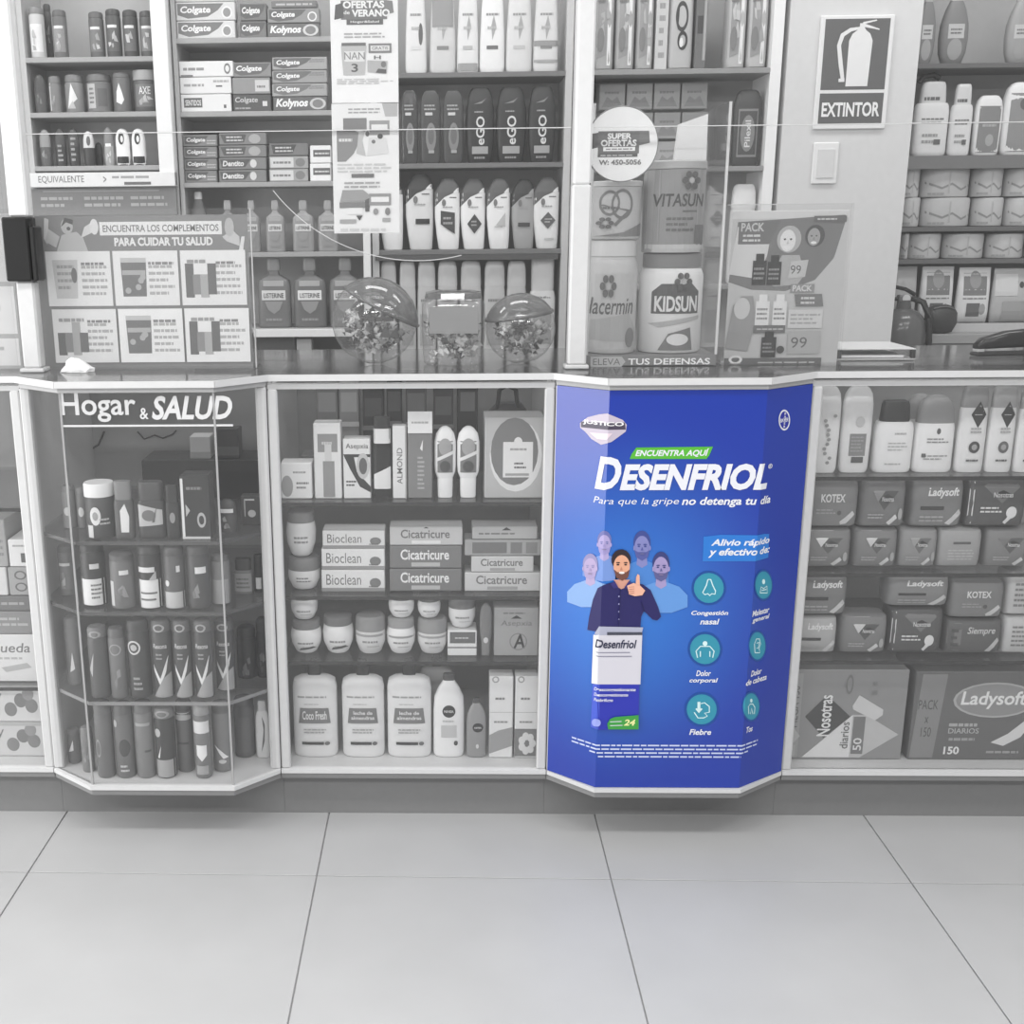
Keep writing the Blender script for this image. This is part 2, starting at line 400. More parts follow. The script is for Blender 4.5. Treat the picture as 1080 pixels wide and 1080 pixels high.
for i in range(3):
    n = Vector((SEG[i][3].y, -SEG[i][3].x)); a, e, L = SEG[i][2], SEG[i][3], SEG[i][1]; q = a+e*L
    sheet.prism([(a.x, a.y), (q.x, q.y), (q.x-n.x*.0015, q.y-n.y*.0015), (a.x-n.x*.0015, a.y-n.y*.0015)], VZ0, VZ1, VM)
o = sheet.build('vinyl_sheet', vin); o.matrix_parent_inverse = Matrix.Translation(-vin.location)
def vp(pts): return [v_sz(*p) for p in pts]
def VPOLY(pts, c): return (vp(pts), [tuple(range(len(pts)))], c)
def VELL(x, y, a, b, c, n=24, a0=0, a1=360):
    return VPOLY([(x+a*math.cos(math.radians(a0+(a1-a0)*i/n)), y+b*math.sin(math.radians(a0+(a1-a0)*i/n))) for i in range(n+(a1-a0 < 360))], c)
def VTXT(s, xl, xr, yb, yt, c, shear=0, bold=.012, ym=None):
    """text between pixel columns xl..xr, rows yt..yb taken at the text's own middle"""
    xm = (xl+xr)/2; s0 = v_sz(xl, (yb+yt)/2)[0]; s1 = v_sz(xr, (yb+yt)/2)[0]; z0 = v_sz(xm, yb)[1]; z1 = v_sz(xm, yt)[1]
    vs, fs, _ = glyphs(s, bold, shear); return ([(s0+x*(s1-s0), z0+y*(z1-z0)) for x, y in vs], fs, c)
def VLINE(pts, w, c):
    P2 = vp(pts); vs, fs = [], []
    for i, p in enumerate(P2):
        a = P2[max(i-1, 0)]; q = P2[min(i+1, len(P2)-1)]; dx, dz = q[0]-a[0], q[1]-a[1]; l = math.hypot(dx, dz) or 1
        vs += [(p[0]-dz/l*w, p[1]+dx/l*w), (p[0]+dz/l*w, p[1]-dx/l*w)]
        if i: fs.append((2*i-2, 2*i-1, 2*i+1, 2*i))
    return (vs, fs, c)
WH = (224, 225, 240)
vbuild('brand_seal', [VPOLY([(612, 446), (620, 440), (632, 437), (641, 436), (650, 440), (657, 443), (661, 448), (660, 455), (652, 461), (645, 466), (634, 469), (624, 463), (617, 455), (612, 451)], (188, 178, 192)),
    VPOLY([(613, 444.5), (659, 445.5), (660, 453), (613, 450.5)], (72, 66, 82)), VTXT('JUSTICO', 615, 658, 450, 444.5, (238, 234, 240), 0, .03),
    VPOLY([(622, 456), (646, 457), (640, 464), (630, 463)], (222, 206, 214))], 1, 'small silver and gold shield seal')
vbuild('maker_mark', [( *[ (lambda t: t)(x) for x in VELL(827, 443, 6, 11, WH)[:2]], WH), VELL(827, 443, 4.8, 9.2, (38, 46, 150)), VTXT('BAYER', 822.8, 831.2, 445, 441, WH, 0, .02),
    VTXT('B\nA\nY\nE\nR', 826, 828.4, 451, 435, WH, 0, .02)], 1, 'small white round crossed-word mark')
vbuild('green_tag', [VPOLY([(664, 484), (666, 479), (671, 472), (752, 471), (748, 480), (745, 484)], (86, 176, 54)), VTXT('ENCUENTRA AQUÍ', 670, 748, 482, 473, WH, .25, .03)], 1, 'green slanted tag with white capitals')
vbuild('title', [VTXT('D', 628, 655, 517, 482, WH, .22, .035), VTXT('ESENFRIOL', 654, 809, 517, 489, WH, .22, .045), VTXT('®', 809.5, 814, 494, 489, WH)], 2, 'big white slanted product title')
vbuild('tagline', [VTXT('Para que la gripe', 626, 716, 534, 525, WH, .2, 0), VTXT('no detenga tu día', 719, 812, 535, 524, WH, .2, .025)], 1)
def man(x, y, w, skin, hair, beard, shirt, sh=None):
    h = w*1.28; it = []
    it.append(VPOLY([(x-w*1.75, y+h*2.05), (x-w*1.75, y+h*1.45), (x-w*1.2, y+h*1.0), (x-w*.4, y+h*.78), (x+w*.4, y+h*.78), (x+w*1.2, y+h*1.0), (x+w*1.75, y+h*1.45), (x+w*1.75, y+h*2.05), (x+w*.7, y+h*2.35), (x-w*.7, y+h*2.35)], shirt))
    it.append(VPOLY([(x-w*.32, y+h*.6), (x+w*.32, y+h*.6), (x+w*.36, y+h*.95), (x, y+h*1.12), (x-w*.36, y+h*.95)], skin))
    it.append(VELL(x, y-h*.18, w*.56, h*.62, hair)); it.append(VELL(x, y+h*.08, w*.5, h*.62, skin))
    it.append(VPOLY([(x-w*.49, y+h*.2), (x-w*.25, y+h*.3), (x+w*.25, y+h*.3), (x+w*.49, y+h*.2), (x+w*.38, y+h*.56), (x, y+h*.74), (x-w*.38, y+h*.56)], beard))
    for q in (-1, 1): it.append(VELL(x+q*w*.21, y, w*.08, h*.04, hair)); it.append(VELL(x+q*w*.2, y-h*.1, w*.13, h*.03, hair, 10)); it.append(VELL(x+q*w*.52, y+h*.08, w*.06, h*.13, skin, 10))
    it.append(VPOLY([(x, y+h*.02), (x+w*.09, y+h*.2), (x-w*.09, y+h*.2)], beard)); it.append(VELL(x, y+h*.37, w*.16, h*.035, tuple(int(q*.8) for q in skin)))
    return it
g1, g2, g3, g4 = (116, 146, 208), (140, 166, 214), (74, 128, 200), (98, 148, 212)
vbuild('portrait', man(637.5, 573, 13, (172, 160, 204), (108, 110, 168), (156, 146, 196), g1), 1, 'pale printed man coughing, upper left')
vbuild('portrait', man(677, 576, 16, (128, 130, 184), (62, 74, 138), (84, 90, 152), g3), 1, 'pale printed man under a towel, upper right')
vbuild('portrait', man(623, 598, 14, (176, 160, 196), (142, 136, 178), (164, 150, 190), (134, 168, 216)), 2, 'pale printed man blowing his nose, left')
vbuild('portrait', man(697, 598, 16, (160, 146, 190), (56, 62, 116), (92, 92, 140), g4), 2, 'pale printed bearded man, right')
NV = (38, 34, 92)
hero = [VPOLY([(620, 664), (622, 650), (626, 632), (631, 620), (638, 616), (648, 613), (662, 614), (678, 616), (686, 622), (694, 640), (697, 650), (693, 654), (688, 653), (679, 644), (676, 650), (675, 664)], NV),
        VPOLY([(647, 611), (664, 611), (660, 619), (655, 621), (650, 618)], (206, 150, 132)), VELL(655, 590, 10.3, 11, (46, 34, 40)), VELL(655.5, 597, 8.6, 12, (222, 164, 134)),
        VPOLY([(647, 600), (651, 603), (660, 603), (664, 600), (662, 609), (656, 612), (650, 609)], (112, 72, 62)), VELL(655.5, 603.6, 3, 1.2, (236, 226, 222)), VPOLY([(655, 597), (656.5, 601), (653.5, 601)], (190, 130, 108)),
        VELL(651.5, 595, 1.5, .8, (50, 36, 40), 10), VELL(659.5, 595, 1.5, .8, (50, 36, 40), 10), VELL(651.5, 592.8, 2.2, .6, (50, 36, 40), 10), VELL(659.5, 592.8, 2.2, .6, (50, 36, 40), 10),
        VPOLY([(648, 612), (652, 619), (647, 620), (643, 615)], (52, 46, 112)), VPOLY([(663, 612), (658, 619), (663, 621), (668, 615)], (52, 46, 112)),
        VPOLY([(661, 617), (668, 614), (675, 617), (680, 622), (677, 627), (669, 628), (663, 626)], (230, 176, 152)), VPOLY([(670, 616), (670.5, 608), (672, 604.5), (674, 606), (674.5, 617)], (226, 170, 146)),
        *[VLINE([(662.5, 618.5+2.2*i), (668.5, 618+2.2*i)], .0006, (190, 130, 112)) for i in range(4)], *[VELL(652.3, 628+8*i, .9, .9, (150, 150, 190), 8) for i in range(4)],
        VLINE([(654, 620), (652, 660)], .0006, (26, 24, 70)), VLINE([(679, 644), (676, 634)], .0008, (24, 22, 68))]
vbuild('portrait', hero, 4, 'printed man in a navy shirt giving a thumbs up')
vbuild('medicine_pack', [VPOLY([(626, 721), (632, 721), (632, 769), (624, 766)], (70, 92, 200)), VPOLY([(631, 721), (674, 721), (673, 768), (631, 769)], (44, 52, 168)), VPOLY([(628, 668), (633, 660), (678, 661), (676, 669)], (170, 172, 190)), VPOLY([(627, 669), (633, 669), (631, 721), (625, 720)], (240, 236, 246)),
    VPOLY([(632, 669), (677, 669), (675, 721), (631, 721)], (206, 204, 212)), VPOLY([(640, 666), (677, 666), (677, 669), (640, 669)], (70, 72, 84)), VTXT('Desenfriol', 629, 671, 683, 674, (40, 42, 70), .2, .02), *[VLINE([(630, y), (x, y+.3)], .0008, (120, 120, 140)) for x, y in ((664, 687), (666, 691))],
    *[VTXT(s_, 628, x, y, y-4.4, WH, .15, .02) for s_, x, y in (('Descongestionante', 670, 729), ('Descongestionante', 662, 734.5), ('Febrífugo', 646, 740))],
    VPOLY([(641, 768), (640, 762), (643, 757), (648, 755), (673, 753), (673, 768)], (62, 152, 66)), VTXT('24', 657.5, 669.5, 764, 757.5, (232, 246, 160), .2, .03), VLINE([(643, 760), (655, 759.6)], .0008, WH), VLINE([(643, 764), (656, 763.6)], .0008, WH), VELL(629.5, 761, 3.6, 4, (150, 160, 226))], 6, 'printed white and blue medicine pack')
vbuild('relief_banner', [VPOLY([(742, 566), (760, 564), (806, 563), (811, 563), (810, 588), (800, 591), (741, 592)], (42, 118, 202)), VTXT('Alivio rápido', 750, 811, 577.5, 568.5, WH, .22, .03), VTXT('y efectivo de:', 747, 811, 588, 578, WH, .22, .03)], 1, 'light blue banner with white slanted words')
TE, TD = (50, 142, 166), (24, 74, 148)
icons = [(747.5, 620, 17, 17, ['Congestión', 'nasal'], 729, 768, 645, 8.5), (743.5, 684.5, 17, 17, ['Dolor', 'corporal'], 727, 757, 708, 8), (740, 748, 17, 17, ['Fiebre'], 727, 750, 770, 8),
         (805, 617, 9.3, 15.5, ['Malestar', 'general'], 793.5, 811, 643, 7.5), (798.5, 681, 9, 15.5, ['Dolor', 'de cabeza'], 787, 808, 707, 8), (792, 745, 9, 15, ['Tos'], 787, 793.5, 767, 6)]
for n, (x, y, a, c_, ws, xl, xr, yb, lh) in enumerate(icons):
    it = [VELL(x, y, a*1.07, c_*1.07, TD), VELL(x, y, a*.93, c_*.93, TE)]
    k = a/17; kk = c_/17; LN = lambda pts, w=.0011: VLINE([(x+p*k, y+q*kk) for p, q in pts], w, (206, 240, 246))
    if n == 0: it += [LN([(-1, -9), (-2.5, -3), (-6.5, 5), (-4, 7), (-1, 6), (1, 8), (3, 6), (6.5, 6.5), (7, 3), (4, -3), (2, -9), (-1, -9)])]
    elif n == 1: it += [VELL(x, y-6, 2.6, 2.6, (206, 240, 246), 10), LN([(-8, 9), (-9.5, 2), (-5, -3), (5, -3), (9.5, 2), (8, 9)]), LN([(-5, 8), (-5, 2)]), LN([(5, 8), (5, 2)])]
    elif n == 2: it += [LN([(-8, 3), (-4, 9), (2, 9), (6, 7), (3, 4), (8, 3), (8, -3), (3, -7), (-1, -6)]), LN([(-3, -8), (-3, 2)], .003), LN([(-6, -1), (-3, 3), (0, -1)], .002)]
    elif n == 3: it += [VELL(x, y-4*kk, 3*k, 3*kk, (206, 240, 246), 10), LN([(-7, 9), (-5, 2), (0, 4), (6, 1), (7, 9), (-7, 9)]), LN([(-4, 6), (5, 5)])]
    elif n == 4: it += [LN([(-5, 8), (-6, -2), (-2, -8), (4, -8), (6, -2), (3, 3), (5, 8), (-5, 8)]), LN([(-2, -3), (3, -4), (2, 2), (-2, 3)])]
    else: it += [VELL(x, y-7*kk, 2.4*k, 2.4*kk, (206, 240, 246), 10), LN([(-5, 9), (-6, 0), (-2, -3), (3, -3), (7, 1), (6, 9)]), LN([(-2, 9), (0, 2), (3, 9)])]
    vbuild('symptom_icon', it, 1)
    cap = []
    for i, w_ in enumerate(ws):
        sh = 0 if i == 0 else 0; x0_, x1_ = (xl, xr) if len(w_) > 5 or len(ws) == 1 else ((xl+xr)/2-(xr-xl)*.26, (xl+xr)/2+(xr-xl)*.26)
        cap.append(VTXT(w_, x0_, x1_, yb+5+lh*i, yb-1+lh*i, WH, .2, .025))
    vbuild('caption', cap, 1)
fine = []; za = v_sz(700, 787)[1]; ss0, ss1 = v_sz(603, 784)[0], v_sz(799, 781)[0]; rr = random.Random(3)
for i in range(4):
    z = za-.0085*i; a, e = (ss0, ss1) if i < 2 else (ss0+.045+.02*(i-2), ss1-.03-.02*(i-2))
    vs, fs = [], []
    while a < e:
        q = min(e, a+rr.uniform(.008, .024)); o_ = len(vs); vs += [(a, z), (q, z), (q, z+.0034), (a, z+.0034)]; fs.append((o_, o_+1, o_+2, o_+3)); a = q+.0028
    fine.append((vs, fs, (196, 204, 236)))
vbuild('fine_print', fine, 1)
# ---------------------------------------------------------------- product shapes
def seg(p, a=.5):  # expand short profile rows to (z,w,d,xo)
    return [(q[0], q[1], q[2] if len(q) > 2 else q[1], q[3] if len(q) > 3 else 0) for q in p]
KINDS = {   # exponent, depth/width, [(part, profile, default grey)]
 'can': (2, 1, [('body', [(0, .9), (.015, 1), (.74, 1), (.79, .86)]), ('cap', [(.785, .9), (.79, .94), (.92, .94), (.97, .84), (1, .5)])]),
 'slimcan': (2, 1, [('body', [(0, .9), (.015, 1), (.82, 1), (.86, .9)]), ('cap', [(.855, .92), (.86, .96), (.95, .95), (.985, .8), (1, .45)])]),
 'rollon': (2.3, .62, [('body', [(0, .86), (.04, .95), (.3, 1), (.52, .97)]), ('cap', [(.52, 1), (.75, .96), (.9, .78), (.97, .5), (1, .2)])]),
 'tub': (2, 1, [('body', [(0, .95), (.02, 1), (.74, 1), (.76, .95)]), ('lid', [(.76, 1.03), (.97, 1.03), (1, .97)])]),
 'canister': (2, 1, [('body', [(0, .97), (.015, 1), (.9, 1), (.91, .97)]), ('lid', [(.91, 1.02), (.985, 1.02), (1, .98)])]),
 'supertin': (2, 1, [('body', [(0, .96), (.02, 1), (.78, 1), (.84, .92), (.86, .86)]), ('lid', [(.86, .92), (.99, .92), (1, .88)])]),
 'roundjar': (2.2, 1, [('body', [(0, .55), (.05, .7), (.3, .95), (.55, 1), (.72, .93), (.76, .86)]), ('lid', [(.76, .9), (.8, .92), (.97, .9), (1, .8)])]),
 'widejar': (2.2, 1, [('body', [(0, .6), (.05, .75), (.3, .98), (.5, 1), (.62, .97)]), ('lid', [(.62, .99), (.68, 1), (.94, .97), (1, .86)])]),
 'flat': (2.8, .5, [('body', [(0, .88), (.02, .96), (.1, 1), (.62, 1), (.74, .93), (.8, .75), (.83, .55)]), ('cap', [(.83, .6), (.84, .62), (.98, .58), (1, .5)])]),
 'flip': (2.8, .5, [('body', [(0, .9), (.02, .97), (.08, 1), (.45, 1), (.72, .96), (.76, .9)]), ('cap', [(.76, .93), (.78, .95), (.93, .9), (.98, .8), (1, .62)])]),
 'cond': (2.8, .48, [('cap', [(0, .92), (.01, .98), (.14, 1), (.15, .97)]), ('body', [(.15, 1), (.4, .97), (.7, .86), (.92, .7), (1, .62, .2)])]),
 'plaincond': (3, .45, [('body', [(0, .9), (.02, .97), (.06, 1), (.4, .96), (.7, .86), (.92, .74), (1, .68, .3)]), ('foot', [(-.001, .85), (.0, .88)])]),
 'tubedown': (2.4, .6, [('cap', [(0, .66), (.03, .7), (.26, .72), (.28, .7)]), ('body', [(.28, .74), (.36, .95), (.45, 1), (.78, 1), (.9, .84, .7), (.97, .5, .45), (1, .2, .2)])]),
 'swing': (2.8, .5, [('body', [(0, .74, .9, .14), (.02, .80, .98, .13), (.2, .90, 1, .08), (.45, .98, 1, .02), (.7, .98, 1, .02), (.8, .96, .96, .04)]), ('cap', [(.8, .97, .97, .03), (.84, .92, .9, .06), (.9, .80, .84, .1), (.96, .62, .72, .12), (1, .4, .5, .1)])]),
 'ego': (2.6, .45, [('body', [(0, .72), (.02, .8), (.25, .94), (.5, 1), (.72, .97), (.82, .86)]), ('cap', [(.82, .88), (.9, .8), (.96, .7), (1, .55)])]),
 'pump': (2.8, .5, [('body', [(0, .9), (.02, .97), (.05, 1), (.9, .99), (.96, .9), (1, .4)]), ]),
 'big': (3, .48, [('body', [(0, .93), (.015, .98), (.04, 1), (.72, 1), (.79, .93), (.82, .7), (.835, .28)]), ('cap', [(.82, .26), (.84, .3), (.93, .3), (.94, .22), (.985, .2), (1, .16)])]),
 'lotion': (2.5, .55, [('body', [(0, .9), (.015, .97), (.05, 1), (.55, 1), (.72, .94), (.83, .68), (.9, .42), (.92, .36)]), ('cap', [(.92, .36), (.925, .38), (.99, .37), (1, .33)])]),
 'mouthwash': (4, .5, [('body', [(0, .92), (.015, .98), (.04, 1), (.6, 1), (.68, .93), (.73, .6), (.77, .33), (.82, .3)]), ('cap', [(.82, .36), (.84, .4), (.97, .38), (1, .32)])]),
 'bulb': (2.5, .5, [('body', [(0, .6), (.02, .7), (.15, .92), (.35, 1), (.55, .95), (.75, .7), (.86, .48), (.88, .42)]), ('cap', [(.88, .42), (.9, .46), (.97, .44), (1, .36)])]),
 'wideflat': (3.2, .5, [('body', [(0, .9), (.02, .97), (.06, 1), (.6, 1), (.68, .94), (.71, .86)]), ('cap', [(.71, .74), (.73, .76), (.94, .70), (.99, .62), (1, .5)])]),
 'domecap': (3.0, .5, [('body', [(0, .9), (.02, .97), (.06, 1), (.58, .98), (.64, .93)]), ('cap', [(.64, .93), (.66, .95), (.8, .9), (.92, .72), (.98, .45), (1, .2)])]),
 'slab': (3.4, .42, [('body', [(0, .82), (.02, .9), (.06, .96), (.5, 1), (.8, .98), (.92, .86), (.98, .66), (1, .5)]), ]),
 'pill': (3.2, .6, [('body', [(0, .9), (.02, .97), (.06, 1), (.62, 1), (.68, .9)]), ('cap', [(.68, .82), (.7, .86), (.98, .86), (1, .8)])]),
 'pack': (5, .55, [('body', [(0, .80, .35), (.015, .93, .62), (.06, .98, .86), (.2, 1, .98), (.5, 1, 1), (.8, 1, .98), (.94, .98, .86), (.985, .93, .62), (1, .82, .3)])]),
 'bag': (4, .4, [('body', [(0, .92, .8), (.02, .97, .98), (.1, 1, 1), (.5, .98, 1), (.8, .98, .8), (.95, .98, .3), (1, .98, .08)])]),
 'pouch': (3, .3, [('body', [(0, .94, .25), (.03, .97, .6), (.2, 1, 1), (.6, .98, .9), (.88, .96, .4), (.93, .96, .1), (1, .96, .08)])]),
 'roll2': (2.2, .9, [('body', [(0, .9), (.02, .97), (.08, 1), (.5, .99), (.92, 1), (.98, .97), (1, .9)])]),
}
def make(kind, W, H, D, root, greys, decals, fin='s'):
    """build one product under root; W,H,D in metres, front at y=-D/2"""
    if kind == 'box':
        b = MB(); b.box(-W/2, W/2, -D/2, D/2, 0, H, G(greys[0], 's'), min(.0018, W*.05, H*.08)); q = b.build('carton', root)
        print_on(q, decals, W, H, lambda x, z: -D/2); return
    e, dr, parts = KINDS[kind]; hw, hd = W/2, D/2; allp = []
    for i, (pn, prof) in enumerate(parts):
        P_ = [(z*H, w*hw, d*hd, xo*hw, 0) for z, w, d, xo in seg(prof)]
        b = MB(); gv = greys[min(i, len(greys)-1)]; b.loft(P_, e, gv if not isinstance(gv, (int, float)) else G(gv, fin)); ob = b.build(pn, root, .7); allp += P_; bo = ob if pn == 'body' else (bo if i else ob)
    allp.sort()
    def yf(x, z):
        for a, c in zip(allp[:-1], allp[1:]):
            if z <= c[0] or c is allp[-1]:
                t = 0 if c[0] <= a[0] else min(1, max(0, (z-a[0])/(c[0]-a[0])))
                w, d, xo = (a[j]+(c[j]-a[j])*t for j in (1, 2, 3)); q = min(.995, abs((x-xo)/max(w, 1e-6)))
                return -d*(1-q**e)**(1/e)
        return 0
    print_on(bo, decals, W, H, yf, 14 if e < 4 else 6)
XLIM = [-9, 9]
def put(kind, x0, x1, yt, Z, Yf, label, cat, group, greys, decals=(), D=None, yb=None, name=None, fin='s', rz=0, ry=0, gap=.0006):
    """a product seen between pixel columns x0..x1 with its top at row yt; it stands at height Z with its front at Yf"""
    xc = (x0+x1)/2; zc = proj((U(xc, yt, Yf).x, Yf, Z))[1] if yb is None else yb; ym = (yt+zc)/2
    A, B_ = U(x0, ym, Yf), U(x1, ym, Yf); Wd = B_.x-A.x-gap; xa, xb = max(A.x, XLIM[0]+.001), min(B_.x, XLIM[1]-.001); A.x, B_.x = xa, xb; Wd = xb-xa-gap; H = U(xc, yt, Yf).z-Z
    H -= .0012
    if D is None: D = min(Wd*KINDS[kind][1], .12) if kind != 'box' else min(.09, max(.03, Wd*.8))
    r = thing(name or cat.replace(' ', '_'), ((A.x+B_.x)/2, Yf+D/2, Z+.0006), label, cat, group)
    r.rotation_euler = (0, ry, rz)
    make(kind, Wd, H, D, r, greys, decals, fin); return r
def row(items, Z, Yf, where, group, cat='bottle', name=None, D=None, yf=None):
    """items: (x0, x1, ytop, kind, look, greys, decals[, opts])"""
    out = []
    for i, it in enumerate(items):
        x0, x1, yt, kind, look, greys, dec = it[:7]; op = dict(it[7]) if len(it) > 7 else {}
        yy = op.pop('Y', Yf); c = op.pop('cat', cat); nm = op.pop('name', name if c == cat else None); dd = op.pop('D', D); zz = op.pop('Z', Z)
        out.append(put(kind, x0, x1, yt, zz, yy, look+', '+ORD[i]+' from left, '+where, c, group, greys, dec, dd, name=nm, **op))
    return out
# ---------------------------------------------------------------- shelving behind the counter
YB = 1.2; YW = 1.62
def unit(name_label, x0, x1, pyr, Y, shelves, xr, back=.56, side=.66, sidew=.015, zt=2.55, shelf_g=.50, z0=0, lip=None):
    """shelf unit between pixel columns x0..x1 (taken at row pyr); shelves: pixel rows of the shelf tops at the front of the things"""
    a, b_ = U(x0, pyr, Y).x, U(x1, pyr, Y).x; u = thing('shelving_unit', ((a+b_)/2, Y+.2, z0), name_label, 'shelf', 'shelving units behind the counter')
    inv = Matrix.Translation(-u.location); XLIM[:] = [a+sidew, b_-sidew]
    def P(n, *bx, m, c=0):
        q = MB(); q.box(*bx, m, c); o = q.build(n, u); o.matrix_parent_inverse = inv; return o
    YW = Y+.19
    P('back_board', a, b_, YW-.02, YW-.001, z0, zt, m=G(back, 'm'))
    for xa, xb in ((a, a+sidew), (b_-sidew, b_)): P('side_board', xa, xb, Y-.01, YW-.02, z0, zt, m=G(side, 's'))
    zs = []
    for py in shelves:
        z = U(xr, py, Y).z; zs.append(z)
        P('shelf', a+sidew, b_-sidew, Y-.012, YW-.02, z-.014, z, m=G(shelf_g, 's'), c=.001)
    return u, zs, P
def smudge(g=.8, v0=.1, v1=.6, seed=0):
    r = random.Random(seed); out = []
    for i in range(4):
        u = r.uniform(-.5, .3); v = r.uniform(v0, v1-.12); out.append(('p', [(u, v), (u+r.uniform(.2, .5), v+r.uniform(-.03, .05)), (u+r.uniform(.1, .4), v+r.uniform(.08, .2)), (u-r.uniform(0, .15), v+.1)], g-r.uniform(0, .2)))
    return out
def bandlabel(g, seed, band=.85): return [('r', -.8, .8, .12, .66, g), ('r', -.62, .62, .60, .66, band)]+smudge(.78, .14, .55, seed)
# --- unit A: white-framed display at the upper left
uA, zA, P = unit('white-framed open shelf unit of deodorants at the upper left', 26, 184, 100, YB, (60.5, 118.5, 175), 100, back=.72, side=.70, shelf_g=.62)
fa = U(165, 100, YB-.03).x; fb_ = U(184, 100, YB).x-.001
P('frame_upright', fa, fb_, YB-.05, YB-.012, U(170, 196, YB-.05).z, 2.55, m=G(.88), c=.002)
zf0, zf1 = U(100, 197, YB-.05).z, U(100, 182, YB-.05).z
P('fascia', U(28, 190, YB-.05).x, fb_, YB-.055, YB-.05+.03, zf0, zf1, m=G(.84), c=.001)
P('lower_fascia', U(31, 212, YB-.03).x, fb_-.005, YB-.03, YB, U(100, 227, YB-.03).z, zf0-.004, m=G(.48))
on_plane('lettering', uA, [('t', 'EQUIVALENTE', .08, .39, .25, .8, .45, 0, 0, 0), ('t', '>', .52, .54, .3, .75, .5)], (28, 182, 184, 197), YB-.0556, org=uA.location)
on_plane('web_line', uA, [('l', .58, .92, .5, .85, 1, .62), ('r', .66, .84, .12, .32, .38)], (28, 182, 184, 197), YB-.0556, org=uA.location)
on_plane('small_print', uA, [('l', .08, .3, .25, .8, 2, .66), ('l', .38, .65, .25, .8, 2, .66), ('l', .7, .95, .25, .8, 2, .66), ('r', .1, .9, .92, .97, .62)], (31, 200, 184, 226), YB-.0306, org=uA.location)
gA = 'deodorants on the white-framed shelf'
wA = lambda n: n+' row of the white-framed shelf'
row([(29, 45, 6, 'slimcan', 'pale spray can with white label', (.72, .5), bandlabel(.84, 1, .9)),
     (46, 54, 3, 'slimcan', 'slim dark spray can set back', (.34, .30), smudge(.6, .1, .6, 2), {'Y': YB+.05}),
     (54, 69, 9, 'slimcan', 'grey spray can with white band', (.40, .36), bandlabel(.55, 3)),
     (92, 108, 11, 'slimcan', 'dark spray can with pale fruit print', (.36, .36), bandlabel(.46, 4)),
     (110, 126, 8, 'slimcan', 'wide dark spray can with grey picture', (.30, .28), bandlabel(.36, 5)),
     (128, 144, 9, 'slimcan', 'black spray can with leaf print', (.28, .26), bandlabel(.40, 6)),
     (146, 162, 10, 'slimcan', 'dark spray can with pale lower half', (.33, .30), bandlabel(.50, 7))], zA[0], YB, wA('top'), gA, 'spray can')
row([(35, 48, 78, 'rollon', 'dark rounded deodorant bottle', (.30, .28), smudge(.5, .1, .5, 8)),
     (50, 63, 79, 'can', 'grey deodorant can with thin white stripe', (.46, .44), [('r', -.7, -.5, .05, .8, .8)]+smudge(.6, .1, .6, 9)),
     (66, 86, 77, 'can', 'grey deodorant can with white triangle', (.48, .44), [('p', [(-.6, .1), (.5, .35), (-.1, .75)], .86), ('p', [(-.6, .1), (.3, .1), (0, .3)], .7)]),
     (88, 115, 76, 'can', 'wide grey deodorant tin with pale label', (.46, .42), [('r', -.75, -.1, .1, .72, .7), ('l', -.6, -.2, .2, .65, 4, .45), ('r', .1, .75, .15, .6, .38)]),
     (117, 136, 75, 'slimcan', 'dark deodorant can with white drop', (.40, .42), [('p', [(-.5, .25), (.1, .18), (.4, .3), (.2, .5), (-.1, .72), (-.4, .5)], .92)]),
     (138, 165, 73, 'tub', 'large jar with pale lid', (.36, .62), [('r', -.7, .7, .12, .66, .45), ('t', 'AXE', -.4, .5, .42, .6, .85)]+smudge(.75, .12, .4, 11))], zA[1], YB, wA('middle'), gA, 'deodorant')
row([(41, 53, 136, 'rollon', 'grey roll-on stick with pale cap', (.32, .55), smudge(.6, .1, .4, 12)),
     (57, 69, 135, 'rollon', 'black roll-on stick with grey print', (.20, .26), [('l', -.4, .5, .1, .6, 4, .62)]),
     (71, 83, 135, 'rollon', 'black roll-on stick with tall grey print', (.20, .26), [('l', -.4, .5, .1, .8, 5, .62)]),
     (87, 99, 138, 'rollon', 'roll-on with white cap and black base', (.22, .80), [('e', .1, .72, .35, .14, .35)]),
     (99.5, 108, 150, 'rollon', 'short black roll-on', (.18, .2), [], {'Y': YB+.03}),
     (109, 119, 134, 'rollon', 'roll-on with silver label', (.62, .5), [('r', -.6, .6, .5, .58, .9)]+smudge(.85, .05, .4, 13)),
     (121, 136, 135, 'rollon', 'white roll-on with black base and emblem', (.88, .90), [('r', -.98, .98, .0, .24, .12), ('e', -.05, .73, .42, .17, .2), ('e', .05, .71, .2, .09, .85)]),
     (138, 153, 135, 'rollon', 'white emblem roll-on', (.88, .90), [('r', -.98, .98, .0, .24, .12), ('e', -.05, .73, .42, .17, .2), ('e', .05, .71, .2, .09, .85)])], zA[2], YB, wA('bottom'), gA, 'roll-on', name='roll_on')
# --- unit B: toothpaste and mouthwash
uB, zB, P = unit('open shelf unit of toothpaste boxes and mouthwash', 185.5, 389, 100, YB, (40, 117.5, 192, 266, 346), 270, back=.66, side=.66, sidew=.012, shelf_g=.60)
P('divider', U(384, 290, YB-.02).x, U(389, 100, YB).x, YB-.04, YB-.013, .5, U(390, 246, YB-.02).z, m=G(.84), c=.001)
P('shelf_front', U(268, 350, YB-.02).x, U(386, 350, YB-.02).x, YB-.03, YB-.0125, U(330, 355, YB-.02).z, U(330, 347, YB-.02).z, m=G(.84), c=.001)
def swoosh(dark, base_txt='Colgate', tcol=.88, full=.62, extra=()):
    return [('p', [(-.95, .92), (full, .92), (full-.2, .55), (full-.55, .2), (-.6, .1), (-.95, .3)], dark), ('t', base_txt, -.85, full-.45, .3, .78, tcol, .15, 0, .03)]+list(extra)
